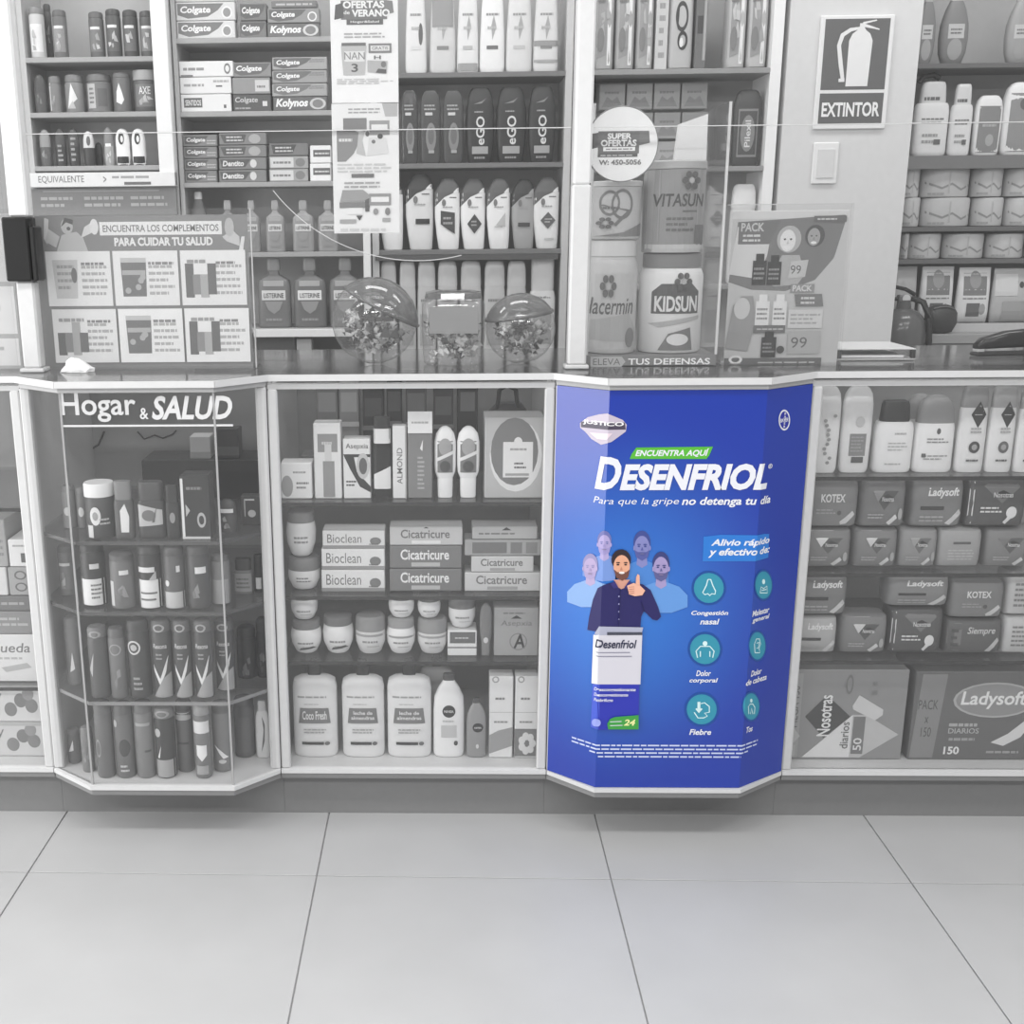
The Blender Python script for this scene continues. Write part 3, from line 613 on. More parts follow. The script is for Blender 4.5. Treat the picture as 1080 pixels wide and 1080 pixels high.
badge = [('e', .72, .42, .18, .34, .85), ('e', .72, .42, .13, .25, .55)]
txt2 = [('l', .35, .9, .55, .85, 2, .45)]
gB = 'toothpaste boxes on the shelf'
def tb(x0, x1, y0, y1, look, g, dec, Yo=0):
    """one toothpaste box of a stack: top/bottom rows in pixels"""
    Z = U((x0+x1)/2, y1, YB).z; r = put('box', x0, x1, y0, Z, YB+Yo, look, 'toothpaste box', gB, (g,), dec, D=.05, yb=y1, name='toothpaste_box'); return r
def stack(lst, y1s):
    """boxes stacked upwards: each rests on the one before"""
    z = None
    for (x0, x1, h, look, g, dec), k in zip(lst, range(99)):
        if z is None: z = y1s
        xc = (x0+x1)/2; py = proj((U(xc, 100, YB).x, YB, z))[1]
        r = put('box', x0, x1, py-h, z+(.0004 if k else 0), YB, look, 'toothpaste box', gB, (g,), dec, D=.05, name='toothpaste_box')
        z += .0004*(k > 0)+U(xc, py-h, YB).z-(z+(.0004 if k else 0))
T1 = 'of the top toothpaste shelf'; T2 = 'of the middle toothpaste shelf'; T3 = 'of the lowest toothpaste shelf'
stack([(181, 248, 19, 'pale toothpaste box with dark swoosh at bottom of left stack '+T1, .80, swoosh(.45, extra=badge)),
       (181, 248, 20, 'pale swoosh toothpaste box on the left stack '+T1, .80, swoosh(.45, extra=badge)),
       (183, 247, 18, 'uppermost pale toothpaste box cut by photo top, left stack '+T1, .80, swoosh(.45, extra=badge))], zB[0])
stack([(253, 281, 18, 'short dark toothpaste box at bottom, middle stack '+T1, .45, swoosh(.36, full=.95)),
       (253, 281, 19, 'short dark toothpaste box on top, middle stack '+T1, .45, swoosh(.36, full=.95))], zB[0])
stack([(282, 337, 15, 'toothpaste box with white script and round badge, right stack '+T1, .42, [('t', 'Kolynos', -.9, .3, .15, .85, .9, .2, 0, .04), ('e', .66, .5, .3, .42, .75), ('e', .66, .5, .2, .3, .5)]),
       (282, 337, 16, 'grey swoosh toothpaste box, second of right stack '+T1, .55, swoosh(.40, full=.5, extra=badge)),
       (286, 334, 8, 'thin grey toothpaste box topping the right stack '+T1, .46, [('l', -.8, .8, .2, .8, 1, .7)])], zB[0])
stack([(186, 244, 19, 'white toothpaste box with dark name pill, left stack bottom '+T2, .86, [('r', -.88, -.15, .25, .8, .36), ('t', 'SENTIDOS', -.82, -.2, .36, .68, .9), ('r', .7, .8, .2, .4, .4)]),
       (185, 244, 18, 'white toothpaste box, second of left stack '+T2, .84, [('l', -.85, .2, .35, .7, 1, .6), ('r', .4, .65, .4, .5, .4), ('l', .3, .9, .6, .9, 1, .65)]),
       (183, 246, 17, 'white toothpaste box with small ring, top of left stack '+T2, .85, [('l', -.85, .2, .3, .7, 1, .55), ('o', .78, .5, .12, .35, .4, .45), ('r', -.95, -.5, -.0, .12, .45)])], zB[1])
stack([(246, 286, 18, 'dark toothpaste box at bottom, middle stack '+T2, .34, [('t', 'Colgate', -.9, .3, .45, .85, .75, .1), ('l', -.9, 0, .08, .3, 1, .6), ('r', .55, .8, .3, .6, .8)]),
       (245, 285, 18, 'grey toothpaste box with pale panel, middle stack '+T2, .55, [('r', .2, .95, .15, .85, .76), ('l', .3, .9, .3, .6, 1, .5)]),
       (246, 286, 16, 'dark swoosh toothpaste box topping the middle stack '+T2, .52, swoosh(.38, full=.95))], zB[1])
stack([(288, 345, 15, 'toothpaste box with white script, right stack bottom '+T2, .40, [('t', 'Kolynos', -.9, .3, .12, .88, .9, .2, 0, .04), ('e', .66, .5, .3, .42, .72), ('e', .66, .5, .2, .3, .5)]),
       (287, 345, 14, 'swoosh toothpaste box, second of right stack '+T2, .62, swoosh(.44, full=.45, extra=txt2)),
       (287, 345, 14, 'swoosh toothpaste box, third of right stack '+T2, .58, swoosh(.42, full=.45, extra=txt2)),
       (287, 345, 14, 'swoosh toothpaste box topping right stack '+T2, .60, swoosh(.40, full=.45, extra=txt2))], zB[1])
n4 = ('bottom', 'second', 'third', 'top')
stack([(191, 229, 12.6, n4[i]+' dark oval-print toothpaste box of first stack '+T3, .50, [('p', [(-.9, .9), (.5, .9), (.2, .4), (-.2, .15), (-.9, .2)], .34), ('t', 'Colgate', -.8, .3, .3, .75, .84, .1, 0, .03), ('l', .4, .95, .15, .6, 2, .7)]) for i in range(4)], zB[2])
stack([(231, 281, 13, n4[i]+' toothpaste box of second stack '+T3, .48, ([('p', [(-.95, .88), (.35, .88), (.1, .2), (-.9, .15)], .32), ('t', 'Dentito', -.85, .05, .28, .75, .86, .15, 0, .03), ('e', .45, .5, .14, .35, .8)] if i < 2 else [('p', [(-.95, .88), (.15, .88), (.05, .2), (-.8, .15)], .34), ('l', -.7, 0, .25, .8, 2, .75), ('e', .5, .5, .25, .4, .65)])) for i in range(4)], zB[2])
stack([(284, 325, 13.5, ('pale boxed toothpaste, bottom', 'pale boxed toothpaste, middle', 'dark boxed toothpaste, top')[i]+' of third stack '+T3, (.62, .62, .46)[i], ([('r', -.95, .25, .1, .9, .78), ('l', -.8, .1, .3, .7, 1, .5), ('e', .6, .5, .25, .35, .5)] if i < 2 else [('p', [(-.9, .9), (.4, .9), (.2, .2), (-.8, .15)], .30), ('l', -.7, .2, .25, .8, 2, .75)])) for i in range(3)], zB[2])
stack([(327, 349, 19, ('lower', 'upper')[i]+' white toothpaste box with dark pill beside the hanging posters', .88, [('r', -.7, .95, .35, .75, .40), ('l', -.55, .85, .45, .65, 1, .8)]) for i in range(2)], zB[2])
def listerine(g, lab): return [('r', -.62, .62, .60, .68, .62), ('r', -.72, .72, .40, .54, lab), ('t', 'LISTERINE', -.6, .6, .43, .5, .2), ('p', [(-.55, .38), (.55, .38), (.35, .26), (0, .2), (-.35, .26)], .55), ('l', -.5, .5, .08, .16, 1, .55)]
gM = 'mouthwash bottles on the shelf'
row([(230, 250, 211, 'mouthwash', 'mouthwash half hidden by the poster', (.46, .60), []), (256, 274, 211, 'mouthwash', 'clear mouthwash half behind the poster', (.52, .62), listerine(.5, .75)),
     (280, 300, 211, 'mouthwash', 'clear small mouthwash', (.54, .62), listerine(.5, .78)), (308, 331, 211, 'mouthwash', 'clear small mouthwash', (.54, .60), listerine(.5, .78)), (335, 356, 211, 'mouthwash', 'clear small mouthwash partly behind hanging posters', (.54, .62), listerine(.5, .75))],
    zB[3], YB, 'upper mouthwash shelf', gM, 'mouthwash')
row([(200, 219, 202, 'bulb', 'mouthwash with white cap', (.42, .86), [])], zB[3], YB+.02, 'peeking over the left poster', gM, 'mouthwash')
row([(271, 306, 272, 'mouthwash', 'large grey mouthwash', (.42, .55), listerine(.4, .80)), (309, 344, 272, 'mouthwash', 'large grey mouthwash', (.40, .55), listerine(.4, .86)), (347, 381, 272, 'mouthwash', 'large grey mouthwash behind the round jar', (.42, .55), listerine(.4, .80))],
    zB[4], YB, 'lower mouthwash shelf', gM, 'mouthwash')
b = MB(); q0, q1 = U(272, 383, YB), U(311, 357, YB); ob = b.box(q0.x, q1.x, YB, YB+.15, zB[4]-.12, zB[4]-.016, G(.30), .003).build('drawer_box'); tag(ob, 'low dark box under the lower mouthwash shelf', 'box')
P('lower_shelf', U(185.5, 100, YB).x+.013, U(386, 340, YB).x, YB-.012, YB+.17, zB[4]-.134, zB[4]-.1205, m=G(.52))
put('box', 313, 329, 357, zB[4]-.12, YB+.0, 'small pale grey box beside the low dark box', 'box', None, (.68,), [('r', -1, 1, 0, .45, .58)], D=.05)
# --- unit C: shampoos
uC, zC, P = unit('open shelf unit of shampoo bottles behind the sweet jars', 390.5, 603, 100, YB, (76.5, 172, 263, 386), 500, back=.66, side=.74, sidew=.02, shelf_g=.42)
P('shelf_front_dark', U(396, 268, YB).x, U(588, 268, YB).x, YB-.02, YB-.0125, zC[2]-.03, zC[2]-.0145, m=G(.30))
gC = 'shampoos on the shelf'
def dove(i): return [('l', -.5, .5, .60, .66, 1, .55), (('e', .45, .42, .2, .12, .35) if i == 0 else ('p', [(.0, .35), (.3, .5), (.1, .62), (-.1, .5)], .6)), ('r', -.45, .45, .25, .29, (.78, .5, .66, .4, .7, .5)[i]), ('l', -.4, .4, .45, .52, 1, .68)]
XD = [(427, 450), (453, 481), (482, 505), (506, 533), (534, 562), (563, 590)]
DL = ('white conditioner bottle with dark curl', 'two-tone grey conditioner bottle', 'pale conditioner bottle with grey foot', 'white conditioner bottle with dark bar', 'pale pearly conditioner bottle', 'white shampoo bottle with grey bands')
row([(a, b_, -22, 'plaincond', DL[i], ((.82,), (.76,), (.82,), (.84,), (.80,), (.80,))[i], dove(i)+([('r', -.8, .8, .5, .8, .55)] if i == 1 else [('r', -.92, .92, .02, .1, .58)] if i == 2 else [('r', -.95, .95, .28, .34, .55), ('r', -.95, .95, .1, .13, .6)] if i == 5 else [])) for i, (a, b_) in enumerate(XD)], zC[0], YB, 'top shampoo row', gC, 'shampoo bottle')
egd = [('t', 'eGO', -.28, .3, .24, .62, .78, 0, 1, .02), ('l', -.4, .4, .66, .7, 1, .6), ('r', -.55, .55, .12, .22, .62), ('l', -.4, .4, .04, .1, 1, .55), ('p', [(-.5, .78), (.1, .82), (.4, .86), (.1, .79)], .5)]
drk = [('l', -.6, .5, .72, .82, 2, .6), ('r', -.5, .2, .66, .7, .75), ('e', .05, .36, .5, .2, .5), ('e', .05, .38, .3, .12, .38), ('r', -.2, .35, .14, .18, .6)]
row([(423, 441, 95, 'slab', 'dark flat shower bottle beside poster', (.27,), drk, {'fin': 'g'}), (443, 465, 95, 'slab', 'dark flat shower bottle', (.27,), drk), (467, 489, 95, 'slab', 'dark flat shower bottle', (.27,), drk)]
    + [(a, b_, yt, 'ego', 'black shampoo bottle with upright white letters', (.19, .21), egd) for a, b_, yt in ((491, 522, 92), (523, 556, 91), (557, 587, 90))], zC[1], YB, 'dark second row', gC, 'shampoo bottle')
def hs(i):
    dk = .22 if i in (4, 0) else .34
    base = [('p', [(-1, .80), (.55, .80), (-.2, .74), (-1, .60)], dk), ('p', [(.45, .80), (.9, .80), (.9, .87), (.75, .86)], .62 if i == 4 else .85), ('l', .2, .75, .86-.14, .78-.03, 1, .3), ('e', -.25, .66, .16, .05, .45), ('l', -.35, .5, .58, .62, 1, .6)]
    return base+[[('r', -.25, .75, .34, .41, .2)], [('p', [(-.5, .55), (.62, .52), (.62, .22), (.1, .28), (-.5, .36)], .28), ('l', -.3, .5, .34, .48, 2, .6)], [('p', [(-.42, .36), (.15, .5), (.72, .36), (.15, .22)], .28), ('l', -.1, .45, .32, .42, 2, .62)], [('p', [(-.2, .34), (.6, .52), (.6, .32)], .7), ('l', -.3, .6, .3, .34, 1, .66)], [('r', -.4, .6, .32, .38, .28)], [('p', [(-.42, .4), (.15, .52), (.72, .4), (.15, .28)], .36), ('l', -.1, .45, .36, .44, 2, .66), ('r', -.1, .6, .12, .15, .7)]][i % 6]
HX = [(396, 425, 190), (427, 457, 183), (458, 485, 188), (485, 512, 188), (513, 538, 188), (539, 564, 189), (562, 590, 187)]
HL = ('white curved shampoo half behind poster', 'white curved shampoo with dark bar', 'white curved shampoo with dark patch', 'white curved shampoo with dark diamond', 'white curved shampoo with pale wedge', 'grey curved shampoo with dark cap', 'white curved shampoo with grey diamond')
row([(a, b_, yt, 'swing', HL[i], ((.86,), (.82,), (.88,), (.88,), (.87,), (.62,), (.85,))[i]+(.22 if i in (0, 1, 5) else .34,), hs(i-1 if i else 4), {'Y': YB+(.004*(i % 2))}) for i, (a, b_, yt) in enumerate(HX)], zC[2], YB, 'third shampoo row', gC, 'shampoo bottle')
cx = [(397, 419), (421, 439), (440, 460), (461, 483), (485, 508), (510, 533), (534, 555), (558, 586)]
row([(a, b_, 275 if i < 7 else 269, 'flip' if i < 7 else 'pill', 'pale lotion bottle' if i < 7 else 'wide white lotion bottle', (.70, .74) if i < 7 else (.80, .76), [('l', -.6, .6, .6, .66, 1, .5), ('r', -.7, .7, .2, .5, .62)]) for i, (a, b_) in enumerate(cx)], zC[3], YB, 'lowest row behind the sweet jars', gC, 'lotion bottle')
# --- unit D: pouches, boxes
uD, zD, P = unit('open shelf unit of pouches beside the white column', 607, 821, 100, 1.13, (73, 176, 300), 720, back=.68, side=.88, sidew=.03, shelf_g=.55)
YD = 1.14
gD = 'pouches on the right shelf'
def pouchd(i): return [('r', .3, .95, .05, .95, .84), ('p', [(-.9, .1), (.2, .15), (.3, .9), (-.9, .9)], .55)]+smudge(.75, .15, .8, 60+i)+[('e', -.35, .3, .35, .12, .45), ('l', -.7, .1, .65, .85, 3, .42)]
row([(627, 649, -35, 'bag', 'grey refill pouch with white edge', (.62,), pouchd(0)), (650, 671, -35, 'bag', 'grey refill pouch with white edge', (.62,), pouchd(1)), (672, 691, -35, 'bag', 'grey refill pouch with white edge', (.60,), pouchd(2)),
     (692, 705, -20, 'box', 'narrow pale carton', (.72,), [('l', -.5, .5, .1, .8, 5, .55)], {'cat': 'carton'}), (706, 733, -30, 'bag', 'grey pouch with dark scroll ornament', (.66,), [('o', .0, .55, .5, .16, .3, .25), ('o', .1, .3, .4, .1, .4, .22), ('e', 0, .28, .15, .05, .85), ('p', [(-.5, .55), (-.2, .7), (-.3, .4)], .22)]),
     (734, 746, -22, 'box', 'narrow dark carton', (.40,), [('r', -.7, .3, .4, .6, .25), ('r', .4, .9, .1, .8, .6)], {'cat': 'carton'}), (768, 789, -35, 'bag', 'pale pouch with white right side', (.66,), pouchd(3)), (790, 812, -35, 'bag', 'pale pouch beside the column', (.66,), pouchd(4))],
    zD[0], YD, 'pouch shelf beside the column', gD, 'pouch', D=.07)
# faint cartons behind the clear case
z = zD[1]; k = 0
for rr_, (yt, n) in enumerate(((147, 4), (117, 4), (88, 4))):
    for i in range(n):
        a = 632+29*i; py = proj((U(a, 120, YD+.06).x, YD+.06, z))[1]
        put('box', a, a+27.5, py-28.5, z+.0005, YD+.06, 'faded grey carton, '+ORD[i]+' from left in '+('bottom', 'middle', 'top')[rr_]+' layer behind the clear case', 'carton', 'faded cartons behind the clear case', (.60,), [('p', [(-.8, .1), (.8, .1), (.4, .5), (0, .35), (-.4, .5)], .52), ('l', -.6, .6, .55, .75, 1, .5)], D=.08)
    z += .0005+U(690, py-28.5, YD+.06).z-z-.0005 if False else .0805
put('slab', 774, 804, 94, zD[1]+.0, YD, 'dark upright bottle with framed oval label beside the column', 'bottle', None, (.27,), [('r', -.7, .7, .12, .75, .5), ('r', -.62, .62, .15, .72, .3), ('e', 0, .43, .5, .24, .5), ('t', 'Pilexil', -.2, .2, .25, .6, .8, 0, 1)], yb=168)
put('flip', 770, 797, 194, zD[2], YD, 'white bottle half hidden behind the right poster holder', 'bottle', None, (.82, .86), [('l', -.6, .6, .2, .6, 4, .6)])
# --- unit E: right end
YE = 1.34
uE, zE, P = unit('open shelf unit of lotions and tissue packs right of the column', 950, 1130, 180, YE, (67, 164, 239, 273, 341), 1020, back=.68, side=.7, sidew=.01, shelf_g=.40)
P('thick_shelf_front', U(955, 170, YE).x, U(1120, 170, YE).x, YE-.02, YE-.0125, U(1020, 178, YE).z, zE[1]-.001, m=G(.44))
P('pale_ledge', U(952, 345, YE).x, U(1120, 345, YE).x, YE-.03, YE-.0125, U(1020, 351, YE).z, zE[4]+.002, m=G(.72))
gE = 'bottles on the right shelf'
bulbd = [('r', -.55, .55, .35, .55, .72), ('e', 0, .2, .5, .15, .6), ('l', -.4, .4, .4, .5, 2, .45)]
row([(962, 989, -8, 'bulb', 'round grey soap bottle half behind column', (.50, .7), bulbd), (994, 1025, -10, 'bulb', 'round grey soap bottle with white cap', (.48, .86), bulbd), (1064, 1094, -8, 'bulb', 'round soap bottle cut by the photo edge', (.62, .7), bulbd)], zE[0], YE, 'top right shelf', gE, 'soap bottle')
lot = [('l', -.6, .4, .72, .82, 1, .4), ('l', -.7, .6, .42, .52, 2, .5), ('l', -.6, .3, .15, .32, 2, .62), ('r', .1, .5, .15, .22, .4)]
row([(967, 1003, 85, 'wideflat', 'white lotion bottle with dark pump', (.86, .80), lot), (1004, 1027, 88, 'wideflat', 'white lotion bottle with pale cap', (.86, .82), lot), (1029, 1058, 100, 'slab', 'white bottle with large grey label', (.88,), [('r', -.78, .78, .04, .82, .52), ('l', -.5, .5, .45, .55, 1, .68), ('e', .1, .25, .3, .1, .64)]), (1060, 1098, 86, 'slab', 'large white rounded bottle with grey label', (.88,), [('r', -.75, .7, .04, .85, .56), ('e', 0, .7, .25, .08, .4)])], zE[1], YE, 'lotion shelf at right', gE, 'lotion bottle')
pm = U(985, 84, YE); b = MB(); b.tube([(pm.x-.03, YE+.03, pm.z-.005), (pm.x-.02, YE+.03, pm.z+.012), (pm.x+.01, YE+.03, pm.z+.016), (pm.x+.028, YE+.03, pm.z+.006)], .008, G(.16)).build('pump_head', None)
ob = COL.objects['pump_head']; tgt = [o for o in COL.objects if o.get('label', '').startswith('white lotion bottle with dark pump')][0]; ob.parent = tgt; ob.matrix_parent_inverse = Matrix.Translation(-tgt.location)
tis = [('p', [(-.9, .55), (-.3, .35), (.1, .5), (.5, .3), (.9, .45), (.9, .38), (.5, .22), (.1, .42), (-.3, .27), (-.9, .47)], .55), ('r', -.05, .02, 0, 1, .66), ('l', -.8, -.2, .05, .2, 1, .62)]
gT = 'tissue packs on the right shelf'
zz = zE[2]
for lay, h in ((0, 31), (1, 31)):
    for i, (a, b_) in enumerate(((952, 974), (976, 1028), (1030, 1063), (1065, 1100))):
        put('roll2', a, b_, proj((U(1020, 200, YE).x, YE, zz))[1]-h, zz, YE, 'plastic-wrapped tissue pack, '+ORD[i]+' from left in '+('lower', 'upper')[lay]+' layer of tissue shelf', 'tissue pack', gT, (.72,), tis, D=.09)
    zz += .0005+U(1020, proj((U(1020, 200, YE).x, YE, zz))[1]-h, YE).z-zz
row([(a, b_, 246, 'roll2', 'white tissue pack with grey wave', (.74,), tis) for a, b_ in ((952, 961), (962, 997), (999, 1043), (1045, 1085))], zE[3], YE, 'single tissue layer below', gT, 'tissue pack', D=.09)
po = [('r', -.7, .7, .5, .9, .48), ('e', 0, .78, .35, .16, .58), ('l', -.7, .7, .42, .47, 1, .5), ('r', -.45, .35, .12, .36, .40), ('e', .5, .25, .2, .1, .6)]
row([(943, 968, 281, 'pouch', 'pale pouch partly behind the extinguisher', (.66,), smudge(.8, .2, .8, 70)), (972, 1007, 281, 'pouch', 'white and grey face-mask pouch', (.82,), po), (1011, 1046, 282, 'pouch', 'upright white pouch with dark square', (.84,), po), (1048, 1090, 283, 'pouch', 'pale pouch with dark spots', (.70,), [('e', .1, .75, .12, .06, .25), ('e', .4, .7, .12, .06, .3), ('r', -.9, .2, .5, .9, .78), ('r', -.5, .9, .05, .4, .62)])], zE[4], YE, 'lowest right shelf', 'pouches on the lowest right shelf', 'pouch', D=.04)
# switch plate and sign on the column
sg = thing('sign_board', (U(901, 77, 1.118).x, 1.118, U(901, 137, 1.118).z), 'grey and white fire extinguisher sign on the column', 'sign')
def flatboard(parent, rect, Y, g, th, name='board', c=.002):
    A = U(rect[0], (rect[1]+rect[3])/2, Y); B_ = U(rect[2], (rect[1]+rect[3])/2, Y); T = U((rect[0]+rect[2])/2, rect[1], Y).z; Bo = U((rect[0]+rect[2])/2, rect[3], Y).z
    q = MB(); q.box(A.x, B_.x, Y, Y+th, Bo, T, g if not isinstance(g, float) else G(g), c); o = q.build(name, parent); o.matrix_parent_inverse = Matrix.Translation(-parent.location); return A.x, B_.x, Bo, T
rs = (862, 16, 939, 136)
flatboard(sg, rs, 1.112, .86, .007)
E_ = .36
on_plane('panel', sg, [('r', .06, .94, .35, .97, E_), ('r', .06, .94, .04, .32, E_)], rs, 1.1118, org=sg.location)
on_plane('pictogram', sg, [('p', [(.40, .38), (.70, .38), (.72, .78), (.68, .84), (.62, .87), (.60, .89), (.52, .89), (.50, .87), (.44, .84), (.40, .78)], .86), ('p', [(.53, .88), (.60, .88), (.60, .93), (.53, .93)], .86), ('p', [(.57, .90), (.80, .87), (.80, .88), (.60, .925)], .86), ('p', [(.57, .92), (.76, .95), (.75, .96), (.57, .94)], .86),
    ('p', [(.54, .90), (.40, .89), (.28, .84), (.24, .74), (.28, .58), (.33, .44), (.38, .44), (.34, .58), (.295, .74), (.33, .82), (.42, .86), (.54, .88)], .86), ('p', [(.30, .42), (.38, .42), (.38, .45), (.30, .45)], .86)], rs, 1.111, org=sg.location)
on_plane('lettering', sg, [('t', 'EXTINTOR', .10, .90, .11, .24, .88, 0, 0, .03)], rs, 1.1105, org=sg.location)
sw = thing('switch_plate', (U(871, 171, 1.118).x, 1.118, U(871, 195, 1.118).z), 'blank white switch plate on the column below the sign', 'switch plate')
flatboard(sw, (857, 150, 884, 194), 1.113, .84, .006, 'plate', .003)
flatboard(sw, (862, 157, 880, 188), 1.1105, .80, .003, 'inset', .001)
# ---------------------------------------------------------------- things standing on the worktop
T0 = TOP+.0012; XLIM[:] = [-9, 9]
def part(parent, b, name, smooth=0, label=None):
    o = b.build(name, parent, smooth); o.matrix_parent_inverse = Matrix.Translation(-parent.location)
    if label: o['label'] = label
    return o
YP = .07
# posts and clear screens
def post(x0, x1, py, label, sections):
    a, c = U(x0, py, YP-.018).x, U(x1, py, YP-.018).x; p = thing('screen_post', ((a+c)/2, YP, T0), label, 'post', 'posts of the counter screen')
    for i, (za, zb, g, gr) in enumerate(sections):
        part(p, MB().box(a-g, c+g, YP-.018-g, YP+.018+g, za, zb, G(gr), .004), 'post_section')
    part(p, MB().box(a-.006, c+.006, YP-.022, YP+.022, T0, T0+.008, G(.75), .002), 'foot'); return p, a, c
zj = U(610, 195, YP).z
pm_, ma, mc = post(601.5, 621, 290, 'white square screen post left of the clear display case', [(T0+.008, zj, .0005, .80), (zj, 2.2, -.001, .82)])
zk1, zk0 = U(25, 229, YP).z, U(25, 296, YP).z
pl_, la, lc = post(9, 29, 225, 'white screen post with black clamp at the left edge', [(T0+.008, zk0, -.001, .80), (zk0, zk1, -.002, .8), (zk1, 2.2, .0005, .86)])
part(pl_, MB().box(la-.012, lc+.002, YP-.032, YP+.022, zk0, zk1, G(.13), .003), 'clamp', label='black clamp')
part(pl_, MB().box(lc+.002, lc+.014, YP-.03, YP+.02, zk0, zk1-.018, G(.16), .003), 'clamp_jaw', label='black clamp jaw')
zl = U(400, 137, YP).z
for xa, xb, lb in ((lc+.004, ma-.004, 'wide clear screen between the two white posts'), (mc+.004, 2.45, 'clear screen right of the middle white post'), (-.6, la-.016, 'clear screen left of the clamped post')):
    s = thing('clear_screen', ((xa+xb)/2, YP, T0), lb, 'screen', 'clear screens on the counter')
    part(s, MB().box(xa, xb, YP-.002, YP+.002, T0, zl-.0015, ACRYL), 'lower_pane'); part(s, MB().box(xa, xb, YP-.002, YP+.002, zl+.0015, 2.2, ACRYL), 'upper_pane')
    part(s, MB().box(xa, xb, YP-.003, YP+.003, zl-.0008, zl+.0008, G(.78, 'g')), 'joint_strip')
def board_thing(name, rect, Y, label, cat, g, decals, th=.003, group=None, base=None):
    A = U(rect[0], (rect[1]+rect[3])/2, Y); B_ = U(rect[2], (rect[1]+rect[3])/2, Y); z0 = U((rect[0]+rect[2])/2, rect[3], Y).z if base is None else base
    t = thing(name, ((A.x+B_.x)/2, Y, z0), label, cat, group); zt = U((rect[0]+rect[2])/2, rect[1], Y).z
    part(t, MB().box(A.x, B_.x, Y, Y+th, z0, zt, G(g), .0008), 'sheet')
    if decals: on_plane('printed_picture', t, decals, rect, Y-.0003, org=t.location)
    return t, A.x, B_.x, z0, zt
arc = [U(440+193*math.cos(math.radians(q)), 82+193*math.sin(math.radians(q)), YP-.003) for q in range(142, 73, -3)]
sl = [o for o in COL.objects if o.get('label', '').startswith('wide clear screen')][0]
part(sl, MB().tube(arc, .0009, G(.72, 'g'), 6), 'curved_edge')
# hanging offer sheets behind the screen
YH = YP+.005
P1 = [('r', .16, .84, .80, .98, .46), ('p', [(.06, .80), (.2, .82), (.2, .96), (.08, .94)], .36), ('p', [(.8, .84), (.94, .86), (.92, .97), (.8, .98)], .5), ('t', 'OFERTAS', .19, .80, .905, .975, .94, 0, 0, .04), ('t', 'de', .2, .29, .85, .885, .9), ('t', 'VERANO', .32, .88, .825, .895, .94, 0, 0, .04), ('r', .24, .78, .75, .80, .40), ('t', 'Hogar&Salud', .3, .72, .762, .79, .9),
      ('l', .2, .8, .62, .68, 2, .64), ('r', .16, .52, .55, .58, .42), ('p', [(.18, .27), (.5, .27), (.53, .55), (.15, .55)], .70), ('r', .2, .5, .4, .5, .82), ('t', 'NAN', .2, .5, .42, .49, .5, 0, 0, 0), ('t', '3', .3, .4, .3, .38, .35, 0, 0, .02), ('r', .56, .9, .48, .57, .5), ('r', .59, .87, .50, .55, .82), ('t', 'GRATIS', .61, .85, .51, .54, .45), ('t', 'H', .64, .74, .42, .455, .4), ('p', [(.54, .3), (.82, .28), (.84, .40), (.54, .41)], .66), ('p', [(.66, .29), (.82, .28), (.82, .32), (.7, .33)], .35), ('e', .78, .37, .04, .03, .45), ('l', .08, .92, .18, .24, 3, .74)]
P2 = [('l', .25, .72, .92, .97, 2, .6), ('p', [(.8, .9), (.98, .9), (.98, 1), (.75, 1)], .66), ('r', .17, .52, .80, .89, .5), ('r', .56, .86, .76, .87, .58), ('r', .59, .83, .80, .84, .84), ('p', [(.07, .56), (.2, .56), (.32, .62), (.4, .7), (.42, .78), (.3, .8), (.07, .8)], .52), ('l', .1, .3, .7, .75, 1, .78), ('p', [(.36, .62), (.5, .6), (.45, .72), (.5, .8), (.4, .78)], .70), ('p', [(.52, .6), (.84, .62), (.8, .74), (.55, .74)], .80), ('e', .72, .75, .04, .02, .3), ('e', .62, .71, .03, .015, .45), ('e', .53, .77, .03, .02, .35), ('l', .07, .88, .47, .55, 3, .72),
      ('r', .28, .62, .435, .465, .42), ('l', .17, .75, .35, .41, 2, .62), ('p', [(.1, .25), (.52, .25), (.55, .3), (.45, .34), (.14, .34)], .58), ('r', .09, .5, .2, .245, .5), ('p', [(.48, .17), (.54, .17), (.56, .28), (.48, .26)], .35), ('r', .54, .87, .22, .31, .56), ('r', .57, .84, .245, .285, .85), ('r', .2, .44, .15, .2, .84), ('p', [(.34, .14), (.44, .14), (.39, .1)], .3), ('r', .09, .34, .08, .11, .6), ('e', .64, .17, .04, .025, .55), ('e', .82, .17, .04, .03, .5), ('r', .74, .86, .09, .12, .6), ('l', .1, .85, .01, .05, 1, .76)]
t1 = board_thing('offer_sheet', (349, -2, 420, 108.5), YH, 'white summer offers sheet hanging high on the clear screen', 'poster', .88, P1, .001, 'offer sheets on the clear screen')[0]
t2 = board_thing('offer_sheet', (351, 109, 421, 246), YH, 'white product offers sheet hanging below the summer heading', 'poster', .86, P2, .001, 'offer sheets on the clear screen')[0]
